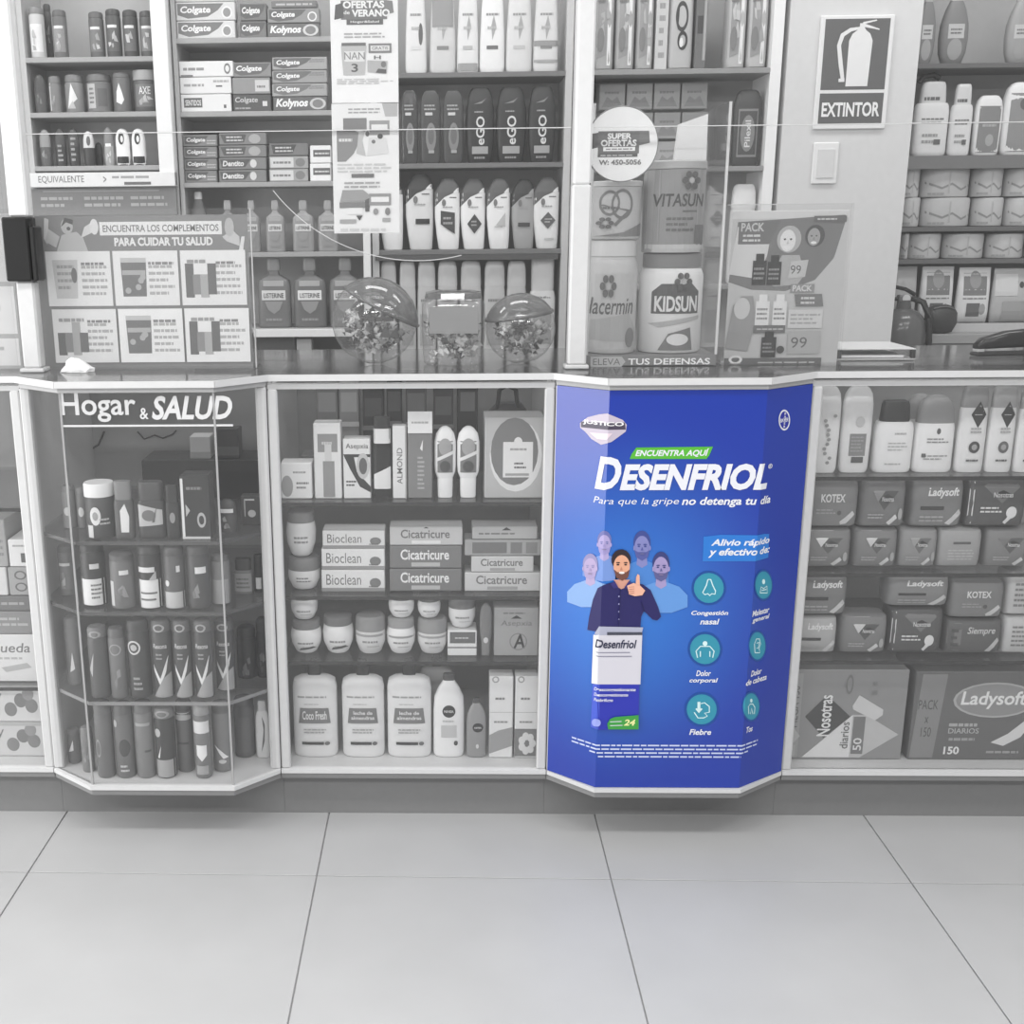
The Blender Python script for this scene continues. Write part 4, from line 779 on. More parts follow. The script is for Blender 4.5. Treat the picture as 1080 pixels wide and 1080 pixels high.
# complement poster in a clear stand on the left
YQ = .115
pr = (41, 227, 264, 389)
def cell(u0, v0, kind, sd):
    w, h = .305, .355; rr_ = random.Random(sd); o = [('r', u0, u0+w, v0, v0+h, .88), ('l', u0+.165, u0+.285, v0+.06, v0+h-.08, 5, .68), ('l', u0+.165, u0+.285, v0+h-.10, v0+h-.06, 1, .52)]
    if kind == 'jar': o += [('p', [(u0+.04, v0+.06), (u0+.15, v0+.06), (u0+.155, v0+.28), (u0+.035, v0+.28)], .46), ('r', u0+.04, u0+.15, v0+.20, v0+.23, .66), ('r', u0+.035, u0+.155, v0+.28, v0+.31, .74)]+[('e', u0+.06+rr_.random()*.08, v0+.09+rr_.random()*.1, .014, .02, .66) for _ in range(4)]
    elif kind == 'bag': o += [('p', [(u0+.04, v0+.05), (u0+.14, v0+.05), (u0+.15, v0+.3), (u0+.03, v0+.3)], .76), ('l', u0+.05, u0+.13, v0+.1, v0+.28, 4, .6), ('e', u0+.13, v0+.2, .014, .05, .45)]
    else: o += [('r', u0+.02+.035*i, u0+.06+.035*i, v0+.05+.02*(i % 2), v0+.2+.07*((i+sd) % 3 == 0), .42+.12*(i % 3)) for i in range(4)]+[('l', u0+.03, u0+.15, v0+.26, v0+.31, 1, .62)]
    return o
dec = [('r', 0, 1, .02, 1, .55), ('p', [(.06, .82), (.075, .98), (.055, .99), (.045, .86)], .78), ('p', [(.10, .77), (.25, .77), (.23, .86), (.2, .9), (.13, .88)], .72), ('p', [(.05, .84), (.1, .8), (.12, .87), (.07, .92)], .74), ('e', .158, .935, .028, .05, .72), ('p', [(.13, .93), (.15, .99), (.19, .975), (.185, .945), (.155, .96)], .32), ('e', .165, .92, .009, .012, .35), ('p', [(.22, .86), (.27, .89), (.29, .97), (.24, .93)], .82), ('e', .285, .93, .02, .05, .86), ('r', .31, .88, .875, .96, .90), ('t', 'ENCUENTRA LOS COMPLEMENTOS', .325, .865, .895, .94, .5, 0, 0, .02), ('t', 'PARA CUIDAR TU SALUD', .375, .835, .805, .86, .93, 0, 0, .045), ('p', [(.88, .86), (.93, .9), (.96, .86), (.96, .8), (.90, .83)], .76), ('e', .915, .92, .022, .06, .70), ('p', [(.955, .77), (.975, .77), (.985, .86), (.97, .86)], .84)]
for i, (kd, sd) in enumerate((('bag', 1), ('jar', 2), ('mix', 3))): dec += cell(.045+.317*i, .42, kd, sd)
for i, (kd, sd) in enumerate((('mix', 4), ('jar', 5), ('mix', 6))): dec += cell(.055+.315*i, .045+.0, kd, sd)
dec[0:1] = [('r', 0, 1, 0, 1, .52)]
t, a, c, z0, z1 = board_thing('poster_stand', pr, YQ, 'grey poster of six white product cells in clear stand at left', 'poster', .52, [(d[:3] + tuple() if False else d) for d in dec], .002, None, T0)
part(t, MB().box(a-.006, c+.008, YQ-.006, YQ-.003, T0, z1+.012, ACRYL), 'front_pane'); part(t, MB().box(a-.006, c+.008, YQ-.012, YQ+.06, T0, T0+.003, ACRYL), 'foot_pane')
part(t, MB().box(c+.006, c+.0085, YQ-.007, YQ-.002, T0, z1+.012, G(.74, 'g')), 'pane_edge')
# further poster with white cells, cut by the left photo edge
dl = [('r', .02, .98, .02, .2, .84), ('r', .02, .98, .23, .54, .86), ('r', .02, .98, .57, .97, .80), ('l', .1, .9, .06, .16, 2, .66), ('l', .1, .9, .3, .5, 3, .7), ('p', [(.2, .62), (.8, .62), (.7, .9), (.3, .9)], .66)]
t, a, c, z0, z1 = board_thing('poster_stand', (-95, 226, 17, 389), YQ, 'pale poster panel cut by the left photo edge', 'poster', .66, dl, .002, None, T0)
part(t, MB().box(a, c+.004, YQ-.006, YQ-.003, T0, z1+.01, ACRYL), 'front_pane')
# crumpled tissue on the front edge
ct = UZ(80, 393, TOP); b = MB(); rr_ = random.Random(5)
prof = [(0, .034, .018, 0, 0), (.004, .036, .019, 0, 0), (.010, .026, .015, .002, 0), (.020, .015, .010, -.004, 0), (.027, .006, .004, -.006, 0)]
b.loft(prof, 2, G(.93, 'm'), n=14); b.v = [(x+rr_.uniform(-.004, .004), y+rr_.uniform(-.003, .003), max(0, z+rr_.uniform(-.002, .003) if z > .001 else 0)) for x, y, z in b.v]
o = b.build('paper_tissue', None, loc=(ct.x, ct.y+.012, TOP+.0006)); tag(o, 'crumpled white paper tissue on the counter edge below the left poster', 'tissue')
# clear display case of big tins
YC = .10; xl, xr_ = U(622, 240, YC).x, U(764, 240, YC).x; zt = U(690, 108, YC).z; zmid = U(690, 262, YC+.02).z; zb = U(690, 374, YC).z
cs_ = thing('display_case', ((xl+xr_)/2, YC+.08, T0), 'tall clear display case of big tins with white on grey banner', 'display case')
part(cs_, MB().box(xl, xr_, YC, YC+.16, T0, zb-.001, G(.50), .001), 'plinth')
on_plane('banner_lettering', cs_, [('p', [(.02, .1), (.26, .1), (.29, .5), (.26, .9), (.02, .9)], .66), ('t', 'ELEVA', .04, .25, .25, .75, .42, 0, 0, 0), ('t', 'TUS DEFENSAS', .31, .94, .25, .75, .90, 0, 0, .02)], (620, 374.5, 757, 388), YC-.0004, org=cs_.location)
for nm, bx in (('front_pane', (xl, xr_, YC, YC+.003, zb, zt)), ('side_pane', (xl, xl+.003, YC+.003, YC+.16, zb, zt)), ('side_pane', (xr_-.003, xr_, YC+.003, YC+.16, zb, zt))): part(cs_, MB().box(*bx, ACRYL), nm)
for xx in (xl+.002, xr_-.002): part(cs_, MB().box(xx-.0025, xx+.0025, YC-.0008, YC+.0035, zb, zt, G(.80, 'g')), 'pane_edge')
YT = YC+.016
flower = lambda u, v, s, g: [('e', u+s*math.cos(k*1.047), v+s*.33*math.sin(k*1.047), s*.46, s*.16, g) for k in range(6)]+[('e', u, v, s*.4, s*.14, .7)]
tin = 'big tins in the clear display case'
put('supertin', 622.5, 676, 253, zb, YT, 'large pale tin with flower emblem, lower left in clear case', 'tin', tin, (.76, .82), [('r', -.96, .96, .04, .84, .74), ('t', 'lacermin', -.95, .75, .35, .50, .36, .2, 0, .01), ('p', [(-.9, .3), (.6, .36), (.9, .2), (.9, .1), (-.9, .12)], .66), ('e', .65, .14, .2, .09, .48)]+flower(-.3, .60, .22, .38), D=.11)
put('supertin', 679, 747, 267, zb, YT, 'large white tin with dark arched name panel, lower right in clear case', 'tin', tin, (.84, .50), [('p', [(-.72, .40), (.75, .40), (.75, .62), (.5, .70), (-.45, .70), (-.72, .62)], .34), ('t', 'KIDSUN', -.64, .7, .42, .58, .86, 0, 0, .03), ('p', [(-.8, .30), (.8, .38), (.8, .34), (-.5, .26)], .66), ('p', [(-.5, .03), (.6, .03), (.5, .26), (-.2, .2)], .46), ('e', .1, .14, .35, .06, .84)]+flower(.2, .72, .2, .32), D=.125)
put('canister', 625, 681, 190, U(650, 253, YT).z+.0006, YT, 'pale tin with heart outline, upper left in clear case', 'tin', tin, (.72, .78), [('o', -.35, .62, .38, .22, .22, .46), ('o', .12, .60, .42, .26, .2, .44), ('p', [(-.72, .58), (.52, .5), (-.1, .22), (-.2, .26), (.3, .48), (-.6, .6)], .44), ('l', -.6, .1, .5, .58, 1, .42), ('p', [(-.9, .05), (.95, .05), (.95, .28), (.2, .12)], .50)]+flower(-.5, .28, .22, .4), D=.115)
put('canister', 684, 750, 168, U(713, 267, YT).z+.0006, YT, 'grey tin with dark upper label, upper right in clear case', 'tin', tin, (.60, .66), [('r', -.96, .96, .08, .9, .54), ('t', 'VITASUN', -.8, .85, .50, .64, .28, .12, 0, .02), ('r', .1, .6, .44, .46, .4), ('l', -.4, .5, .22, .40, 3, .4), ('r', .55, .9, .08, .3, .38), ('r', -.96, .96, .0, .09, .74)]+flower(.35, .78, .22, .32), D=.125)
zv = U(720, 168, YT).z
b = MB(); pA, pB, pC, pD = U(711, 165, YT+.05), U(745, 165, YT+.05), U(747, 120, YT+.05), U(716, 131, YT+.05)
b.add([p for p in (pA, pB, pC, pD)]+[(p.x, p.y+.012, p.z) for p in (pA, pB, pC, pD)], [(0, 1, 2, 3), (7, 6, 5, 4), (0, 4, 5, 1), (1, 5, 6, 2), (2, 6, 7, 3), (3, 7, 4, 0)], G(.90)); zz_ = min(b.v, key=lambda v: v[2])[2]
b.v = [(x, y, z+(zv+.0006-zz_) if z < zz_+.004 else z) for x, y, z in b.v]
o = b.build('leaflet_stack'); tag(o, 'slanted white leaflet standing on the upper right tin', 'leaflet')
# round sticker on the front of the case
sc = U(656, 152, YC-.002); st = thing('round_sticker', (sc.x, sc.y, sc.z-.072), 'round white super offers sticker on the clear case', 'sticker'); rad = .0715
b = MB(); b.tube([(sc.x+rad*math.cos(q*math.pi/24), YC-.0012, sc.z+rad*math.sin(q*math.pi/24)) for q in range(48)], .0012, G(.5), 6, True)
n = 48; b.add([(sc.x+rad*math.cos(q*math.pi/24), YC-y, sc.z+rad*math.sin(q*math.pi/24)) for y in (.0016, .0004) for q in range(n)], [tuple(range(n)), tuple(range(2*n-1, n-1, -1))]+[(i, (i+1) % n, n+(i+1) % n, n+i) for i in range(n)], G(.92)); part(st, b, 'disc')
on_plane('sticker_print', st, [('p', [(.0, .42), (.14, .46), (.14, .68), (.02, .66)], .4), ('p', [(.76, .48), (.92, .52), (.90, .70), (.76, .70)], .45), ('r', .14, .76, .36, .70, .42), ('t', 'SUPER', .28, .64, .58, .67, .94, 0, 0, .04), ('t', 'OFERTAS', .18, .72, .47, .57, .94, 0, 0, .04), ('r', .22, .70, .40, .46, .92), ('l', .26, .66, .41, .45, 1, .5), ('r', .14, .74, .31, .36, .36), ('l', .18, .7, .32, .35, 1, .75), ('t', 'W: 450-5056', .16, .80, .19, .27, .45, 0, 0, .03)], (621, 117, 691, 187), YC-.0018, org=st.location)
# right offer poster in a clear holder
rp = (768, 222, 889, 386); YR = .12
face = lambda u, v, s, sk, hr: [('e', u, v, s, s*.82, hr), ('e', u-s*.1, v-s*.08, s*.64, s*.66, sk), ('e', u-s*.35, v, s*.1, s*.06, .3), ('e', u+s*.15, v, s*.1, s*.06, .3), ('e', u-s*.1, v-s*.5, s*.3, s*.1, .9), ('p', [(u-s*.1, v-s*.05), (u, v-s*.28), (u-s*.2, v-s*.28)], sk-.12)]
bot = lambda u, v, w, h, g: [('r', u, u+w, v, v+h*.78, g), ('r', u+w*.2, u+w*.8, v+h*.78, v+h, g), ('l', u+w*.1, u+w*.9, v+h*.15, v+h*.6, 3, g+.35 if g < .4 else g-.3)]
dr = [('r', 0, 1, 0, .95, .72), ('p', [(.0, .55), (.2, .5), (.5, .49), (.75, .56), (.9, .7), (.97, .92), (.97, .97), (.05, .93)], .45), ('p', [(.0, .6), (.25, .57), (.32, .72), (.35, .9), (.05, .9)], .78), ('p', [(.06, .79), (.33, .79), (.42, .94), (.06, .93)], .42), ('t', 'PACK', .08, .28, .87, .925, .74, 0, 0, .03), ('l', .1, .3, .8, .86, 2, .8)]
dr += [('p', [(.33, .55), (.45, .72), (.6, .72), (.66, .6), (.6, .53), (.4, .52)], .66)]+face(.5, .82, .105, .84, .66)+face(.72, .84, .085, .62, .3)+bot(.2, .53, .12, .2, .2)+bot(.33, .53, .12, .19, .2)+[('p', [(.51, .57), (.66, .58), (.68, .69), (.53, .68)], .74), ('t', '99', .53, .62, .60, .655, .36, 0, 0, 0), ('r', .7, .98, .925, .965, .4), ('l', .73, .95, .935, .955, 1, .8)]
dr += [('r', .54, .75, .48, .535, .56), ('t', 'PACK', .56, .73, .488, .528, .78, 0, 0, .03), ('p', [(.6, .39), (.84, .39), (.82, .47), (.58, .47)], .44), ('l', .64, .8, .4, .46, 2, .8), ('r', .54, .84, .25, .37, .78), ('l', .56, .82, .27, .35, 3, .64), ('r', .55, .84, .08, .23, .66), ('t', '99', .58, .72, .12, .19, .38, 0, 0, 0), ('p', [(.0, .12), (.05, .4), (.12, .46), (.22, .46), (.26, .3), (.2, .1)], .58), ('e', .13, .38, .07, .07, .76)]+bot(.25, .27, .12, .2, .84)+bot(.4, .27, .12, .2, .84)+[('r', .24, .52, .22, .27, .42), ('l', .27, .5, .235, .255, 1, .74)]+bot(.32, .06, .13, .17, .2)+[('e', .49, .11, .035, .025, .26), ('r', 0, .86, .0, .055, .40), ('o', .1, .045, .06, .028, .4, .85), ('l', .3, .8, .015, .035, 1, .7)]
t, a, c, z0, z1 = board_thing('poster_holder', rp, YR, 'offer poster of medicine packs in clear holder right of case', 'poster', .80, dr, .002, None, T0)
part(t, MB().box(a-.012, c+.006, YR-.007, YR-.004, T0, z1+.012, ACRYL), 'front_pane'); part(t, MB().box(a-.012, c+.006, YR+.004, YR+.007, T0, z1+.012, ACRYL), 'back_pane'); part(t, MB().box(a-.012, c+.006, YR-.02, YR+.05, T0, T0+.003, ACRYL), 'foot_pane')
part(t, MB().box(a-.012, c+.006, YR-.0075, YR-.0035, z1+.011, z1+.013, G(.74, 'g')), 'pane_edge')
# sweet jars
CLR = glassy('clear_jar_plastic', .93, .06, .06, .75, .04); DOME = glassy('smoky_lid_plastic', .55, .07, .4, .30, .04)
def jar(kind, px, pyc, rpx, label, lab2, seed):
    Y = .17; c = U(px, pyc, Y); R0 = U(px+rpx, pyc, Y).x-c.x; j = thing('sweet_jar', (c.x, Y, T0), label, 'jar', 'sweet jars on the counter'); H = c.z-T0; rr_ = random.Random(seed)
    b = MB(); gm = [G(v, 'g') for v in (.42, .56, .70, .82, .34, .9)]
    if kind == 'square':
        hw = R0; Ht = U(px, 306, Y).z-T0; b2 = MB(); b2.loft([(0, hw*.86, hw*.7, 0, 0), (.006, hw*.93, hw*.78, 0, 0), (Ht*.5, hw, hw*.8, 0, 0), (Ht*.82, hw*.98, hw*.8, 0, 0), (Ht*.9, hw*.85, hw*.7, 0, 0)], 5, CLR, 32); b2.build('body', j, .8)
        b2 = MB(); b2.loft([(Ht*.9, hw*.9, hw*.74, 0, 0), (Ht*.97, hw*.86, hw*.7, 0, 0), (Ht, hw*.55, hw*.45, 0, 0)], 4, DOME, 32); b2.build('lid', j, .8)
        spots = [(rr_.uniform(-.72, .72)*hw, rr_.uniform(-.5, .5)*hw, .014+k/70*Ht*.42) for k in range(90) if k/70*Ht*.42 < Ht*.5]
        print_on(j, [('r', -.75, .75, .44, .80, .56)], hw*2, Ht, lambda x, z: -hw*.8-.001, name='front_label')
    else:
        tilt = math.radians(28) if kind == 'tilted' else math.radians(-8); b2 = MB()
        pr_ = [(-R0*math.cos(q), R0*math.sin(q)) for q in [math.radians(x) for x in (22, 40, 58, 74, 90, 105, 118)]]
        zo = R0*math.cos(math.radians(22)); b2.loft([(z+zo, r, r, 0, 0) for z, r in pr_], 2, CLR, 36, 'bottom'); ob = b2.build('globe', j, .9)
        b2 = MB(); b2.loft([(z+zo, r*1.04, r*1.04, 0, 0) for z, r in [(-R0*math.cos(q), R0*math.sin(q)) for q in [math.radians(x) for x in (112, 120, 132, 145, 160, 172)]]], 2, DOME, 36, 'top'); l = b2.build('lid', j, .9)
        b2 = MB(); q = math.radians(112); b2.tube([(R0*1.03*math.sin(q)*math.cos(a_*math.pi/18), R0*1.03*math.sin(q)*math.sin(a_*math.pi/18), zo-R0*math.cos(q)) for a_ in range(36)], .004, DOME, 8, True); l2 = b2.build('lid_rim', j, .9)
        M_ = Matrix.Translation((0, 0, zo)) @ Matrix.Rotation(tilt, 4, 'Y') @ Matrix.Translation((0, 0, -zo))
        for ob in (l, l2, *([o for o in j.children if o.name.startswith('globe')])): ob.matrix_local = M_
        low = min((M_ @ v.co).z for ob in (l, l2, *[o for o in j.children if o.name.startswith('globe')]) for v in ob.data.vertices); j.location.z = T0-low+.0004 if low < 0 else T0
        spots = []
        for k in range(900):
            x, y, z = (rr_.uniform(-1, 1)*R0 for _ in range(3))
            if x*x+y*y+z*z < (R0*.74)**2 and z > -zo*.72 and z < R0*.2 and x*math.sin(tilt)+z*math.cos(tilt) < .22*R0: spots.append((x, y, z+zo))
        spots = spots[:230]; print('JAR', kind, low, j.location.z, R0)
        print_on(j, [('l', -.1, .75, .50, .62, 1, .34), ('p', [(.15, .34), (.3, .48), (.4, .36), (.55, .46), (.6, .32)], .40)] if kind == 'tilted' else [], R0*2, R0*2*.93, lambda x, z: -math.sqrt(max(0, R0*R0-x*x-(z-zo)**2))*1.01-.001, 12, 'jar_print')
    for x, y, z in spots:
        w, h = rr_.uniform(.013, .020), rr_.uniform(.008, .011); M_ = Matrix.Translation((x, y, z)) @ Matrix.Rotation(rr_.uniform(0, 6), 4, (rr_.random(), rr_.random(), rr_.random()+.1))
        vs = [(-w*.5, 0, 0), (-w*.2, h, 0), (w*.5, 0, 0), (w*.2, -h, 0), (0, 0, h*.9), (0, 0, -h*.9), (-w, h*.7, 0), (-w, -h*.7, 0), (w, h*.7, 0), (w, -h*.7, 0)]
        b.add([M_ @ Vector(v) for v in vs], [(0, 1, 4), (1, 2, 4), (2, 3, 4), (3, 0, 4), (1, 0, 5), (2, 1, 5), (3, 2, 5), (0, 3, 5), (0, 6, 7), (2, 8, 9)], rr_.choice(gm))
    o = b.build('wrapped_sweets', None, loc=j.location); tag(o, lab2, 'sweets', None, 'stuff')
jar('tilted', 395, 345, 45, 'tilted round clear sweet jar, left of the square jar', 'wrapped sweets heaped inside the tilted round jar', 1)
jar('square', 478, 345, 33.5, 'square clear sweet jar between the two round ones', 'wrapped sweets heaped inside the square jar', 2)
jar('round', 549, 345, 37, 'round clear sweet jar with smoky dome lid beside the post', 'wrapped sweets heaped inside the dome-lidded round jar', 3)
# things at the right end of the worktop
c = UZ(922, 379, TOP); A, B_ = U(884, 372, c.y-.03).x, U(966, 372, c.y-.03).x
t = thing('letter_tray', ((A+B_)/2, c.y, T0), 'low pale letter tray with papers right of the offer poster', 'tray')
part(t, MB().box(A, B_, c.y-.03, c.y+.12, T0, T0+.004, G(.66), .001), 'tray_base'); part(t, MB().box(A, B_, c.y-.03, c.y+.12, T0+.022, T0+.025, G(.76), .001), 'tray_top')
part(t, MB().box(B_-.008, B_, c.y-.03, c.y-.02, T0+.004, T0+.022, G(.25), .001), 'tray_leg'); part(t, MB().box(A, A+.008, c.y-.03, c.y-.02, T0+.004, T0+.022, G(.25), .001), 'tray_leg'); part(t, MB().box(A+.01, B_-.02, c.y-.02, c.y+.1, T0+.0045, T0+.010, G(.86), .001), 'papers')
c = UZ(1062, 376, TOP); t = thing('stapler', (c.x, c.y+.02, T0), 'black stapler lying on the worktop at the right edge', 'stapler'); t.rotation_euler.z = .15
b = MB(); b.box(-.07, .12, -.016, .016, 0, .008, G(.2), .003); b.build('base_plate', t)
b = MB(); b.loft([(-.066, .006, .012, .006, 0), (-.055, .012, .016, .012, 0), (0, .019, .018, .020, 0), (.08, .021, .018, .024, 0), (.12, .012, .016, .020, 0)], 2.6, G(.15, 'g'), 16)
b.v = [(z, y, x+.014) for x, y, z in b.v]; b.f = [tuple(reversed(f)) for f in b.f]; b.build('arm', t, .8)
b = MB(); b.box(-.066, -.050, -.010, .010, .0085, .016, G(.7), .001); b.build('jaw', t)
# fire extinguisher hung on the side of the column
YX = 1.22; c = U(958, 345, YX); w = (U(980, 345, YX).x-U(937, 345, YX).x)/2*1.15; zt = U(958, 324, YX).z
x_ = thing('fire_extinguisher', (cr+w+.006, YX+.02, zt-.34), 'dark fire extinguisher with hose hanging on the right side of column', 'extinguisher')
b = MB(); b.loft([(0, w*.9, w*.9, 0, 0), (.01, w, w, 0, 0), (.27, w, w, 0, 0), (.30, w*.92, w*.92, 0, 0), (.325, w*.65, w*.65, 0, 0), (.335, w*.3, w*.3, 0, 0), (.36, w*.28, w*.28, 0, 0)], 2, G(.36, 'g'), 28); b.build('cylinder', x_, .8)
b = MB(); b.box(-.02, .02, -.014, .014, .355, .375, G(.5, 'a'), .003); b.build('valve', x_)
b = MB(); b.tube([(-.035, 0, .400), (0, 0, .392), (.03, 0, .376)], .006, G(.15)); b.build('squeeze_lever', x_); b = MB(); b.tube([(-.045, 0, .365), (-.01, 0, .362), (.02, 0, .366)], .006, G(.15)); b.build('carry_handle', x_)
b = MB(); b.tube([(.018, -.01, .366), (.045, -.03, .355), (.062, -.045, .31), (.066, -.05, .24), (.062, -.05, .12), (.05, -.05, .05)], .009, G(.17)); b.build('hose', x_, .8)
b = MB(); b.box(-w-.0055, -w+.004, -.02, .02, .18, .24, G(.4, 'a'), .001); b.build('wall_bracket', x_)
b = MB(); b.loft([(0, .012, .012, 0, 0), (.002, .012, .012, 0, 0)], 2, G(.8), 16); b.v = [(x, z, y) for x, y, z in b.v]; o = b.build('gauge', x_); o.location = (0, -.0165, .365)
# dark rounded bag under the pouches
YG = 1.27; c = U(992, 336, YG); zg = U(992, 351, YG).z
lcab = thing('low_cabinet', (U(1030, 360, YG).x, 1.27, 0), 'low grey cabinet under the right shelf, mostly behind the counter', 'cabinet'); xg = U(984, 360, YG).x
part(lcab, MB().box(xg-.03, 2.75, 1.235, 1.31, 0, zg-.03, G(.5), .002), 'body'); part(lcab, MB().box(xg-.032, 2.75, 1.23, 1.31, zg-.0295, zg-.001, G(.58), .002), 'cabinet_top')
bg = thing('dark_pouch_bag', (c.x, YG, zg), 'dark rounded pouch bag beside the fire extinguisher hose', 'bag')
b = MB(); b.loft([(0, .022, .015, 0, 0), (.004, .036, .022, 0, 0), (.03, .048, .028, 0, 0), (.06, .047, .026, 0, 0), (.078, .036, .018, 0, 0), (.084, .02, .008, 0, 0)], 2.4, G(.24), 24); b.build('bag_body', bg, .9)
b = MB(); b.tube([(-.03, -.018, .074), (-.01, -.02, .079), (.012, -.02, .079), (.032, -.018, .072)], .002, G(.4)); b.build('zip', bg)
# ---------------------------------------------------------------- inside the counter: left cut-off cabinet
XLIM[:] = [-9, 9]
g0 = 'boxes in the left cut-off cabinet'
bxd = [('t', 'Rueda', -.1, .8, .62, .82, .45, .15, 0, .01), ('p', [(.2, .2), (.8, .3), (.7, .4), (.1, .3)], .66), ('l', -.3, .6, .45, .55, 1, .66)]
ber = [('e', .35, .35, .12, .2, .5), ('e', .55, .6, .12, .2, .46), ('e', .75, .45, .12, .2, .5), ('e', .7, .78, .11, .18, .55), ('t', 'RASKOV', -.5, .2, .55, .8, .4, .2), ('r', -1, 1, .9, 1, .66)]
def stk0(lst, z, Y=.05):
    for k, (x0, x1, h, look, g, d) in enumerate(lst):
        xc = (x0+x1)/2; py = proj((U(xc, 600, Y).x, Y, z))[1]; put('box', x0, x1, py-h, z, Y, look, 'box', g0, (g,), d, D=.12); z = U(xc, py-h, Y).z+.0006
stk0([(-62, 50, 36, 'pale box with berries at the bottom of the left cut-off cabinet', .76, ber), (-64, 47, 38, 'pale berry box stacked second in the left cut-off cabinet', .78, ber)], Z0[2]+.0005)
stk0([(-50, 42, 50, 'white box with script name in the left cut-off cabinet', .82, bxd), (-48, 39, 24, 'flat grey box on the script-name box, left cut-off cabinet', .52, [('l', -.1, .8, .3, .8, 2, .66)]), (-48, 37, 16, 'thin dark box on the flat grey one, left cut-off cabinet', .42, [('l', -.1, .8, .3, .7, 1, .6)])], Z0[1])
zz0 = U(10, 719-90.6, .05).z
stk0([(9, 35, 30, 'small grey box with two rings in the left cut-off cabinet', .60, [('o', 0, .72, .5, .16, .3, .4), ('o', 0, .3, .5, .16, .3, .4)]), (9, 32, 29, 'small white box with dark print, left cut-off cabinet', .84, [('r', .1, .6, .15, .5, .35), ('l', -.6, .6, .7, .85, 1, .6)])], zz0+.0005)
stk0([(-40, 7.5, 30, 'light box left of the two-ring box, left cut-off cabinet', .80, [('l', -.2, .9, .2, .8, 3, .5)]), (-40, 6.5, 50, 'tall grey carton left of the small white box, left cut-off cabinet', .62, [('l', .2, .9, .2, .9, 5, .5)])], zz0+.0005)
# ---------------------------------------------------------------- forward bay of spray cans
XLIM[:] = [XB[1]+.010, XB[2]-.010]; g1 = 'spray cans in the forward bay'
yf1 = BAY[1][1][1]+.025
def sidey(xc):   # things near the slanted ends stand further back
    if xc < 100: return min(.055, yf1+(100-xc)*.0029)
    if xc > 222: return min(.055, yf1+(xc-222)*.0030)
    return yf1
def brow(items, Z, where, cat='spray can'):
    row([(a, b_, yt, kd, lk, gr, dc, dict(dict(Y=sidey((a+b_)/2)), **(op[0] if op else {}))) for a, b_, yt, kd, lk, gr, dc, *op in items], Z+.0004, yf1, where, g1, cat)
wl = lambda g, n=3: [('r', -.85, .85, .12, .52, g), ('l', -.6, .6, .2, .45, n, .45), ('r', -.6, .6, .6, .68, .8)]
brow([(63, 78, 512, 'slimcan', 'pale hazy can', (.52, .5), [('e', 0, .4, .5, .1, .8)]), (79, 91, 514, 'slimcan', 'grey hazy can', (.46, .5), [('e', 0, .4, .5, .12, .82)], {'Y': .03}),
      (86, 117, 511, 'tub', 'dark tub with white screw lid', (.30, .88), [('e', -.1, .42, .38, .17, .86), ('e', -.1, .42, .2, .08, .6), ('r', -.7, -.3, .02, .25, .8), ('l', .2, .8, .25, .4, 2, .7)]), (119, 140, 508, 'pill', 'narrow shaded can with white drop', (.34, .48), [('p', [(-.3, .12), (.5, .12), (.6, .4), (.2, .62), (-.3, .5)], .84)]),
      (143, 173, 509, 'pill', 'wide dark jar with pale picture label', (.27, .30), [('p', [(-.85, .22), (.85, .26), (.85, .52), (-.85, .62)], .70), ('e', -.1, .42, .5, .1, .42), ('p', [(.1, .3), (.5, .58), (.3, .3)], .35)]), (174, 189, 512, 'pill', 'slim black jar', (.22, .22), [('e', 0, .4, .4, .1, .55)]),
      (191, 222, 501, 'box', 'black carton with white left edge', (.20,), [('r', -1, -.82, 0, .95, .86), ('r', -.95, .9, .0, .04, .8), ('p', [(-.7, .35), (-.4, .45), (-.7, .55)], .7), ('o', .35, .3, .3, .12, .4, .66), ('l', -.6, .8, .75, .85, 1, .5)], {'cat': 'carton', 'D': .05}),
      (229, 249, 527, 'rollon', 'dark bottle with white rim band', (.34, .30), [('r', -.7, .7, .6, .72, .85)]+smudge(.7, .1, .55, 21)), (254, 275, 523, 'box', 'dark carton with white corner lines', (.30,), [('r', -.6, .4, .85, .9, .86), ('r', -.65, -.55, .3, .9, .75), ('e', .1, .4, .4, .13, .8)], {'cat': 'carton', 'D': .03})],
     Z1[0], 'top shelf of forward bay', 'jar')
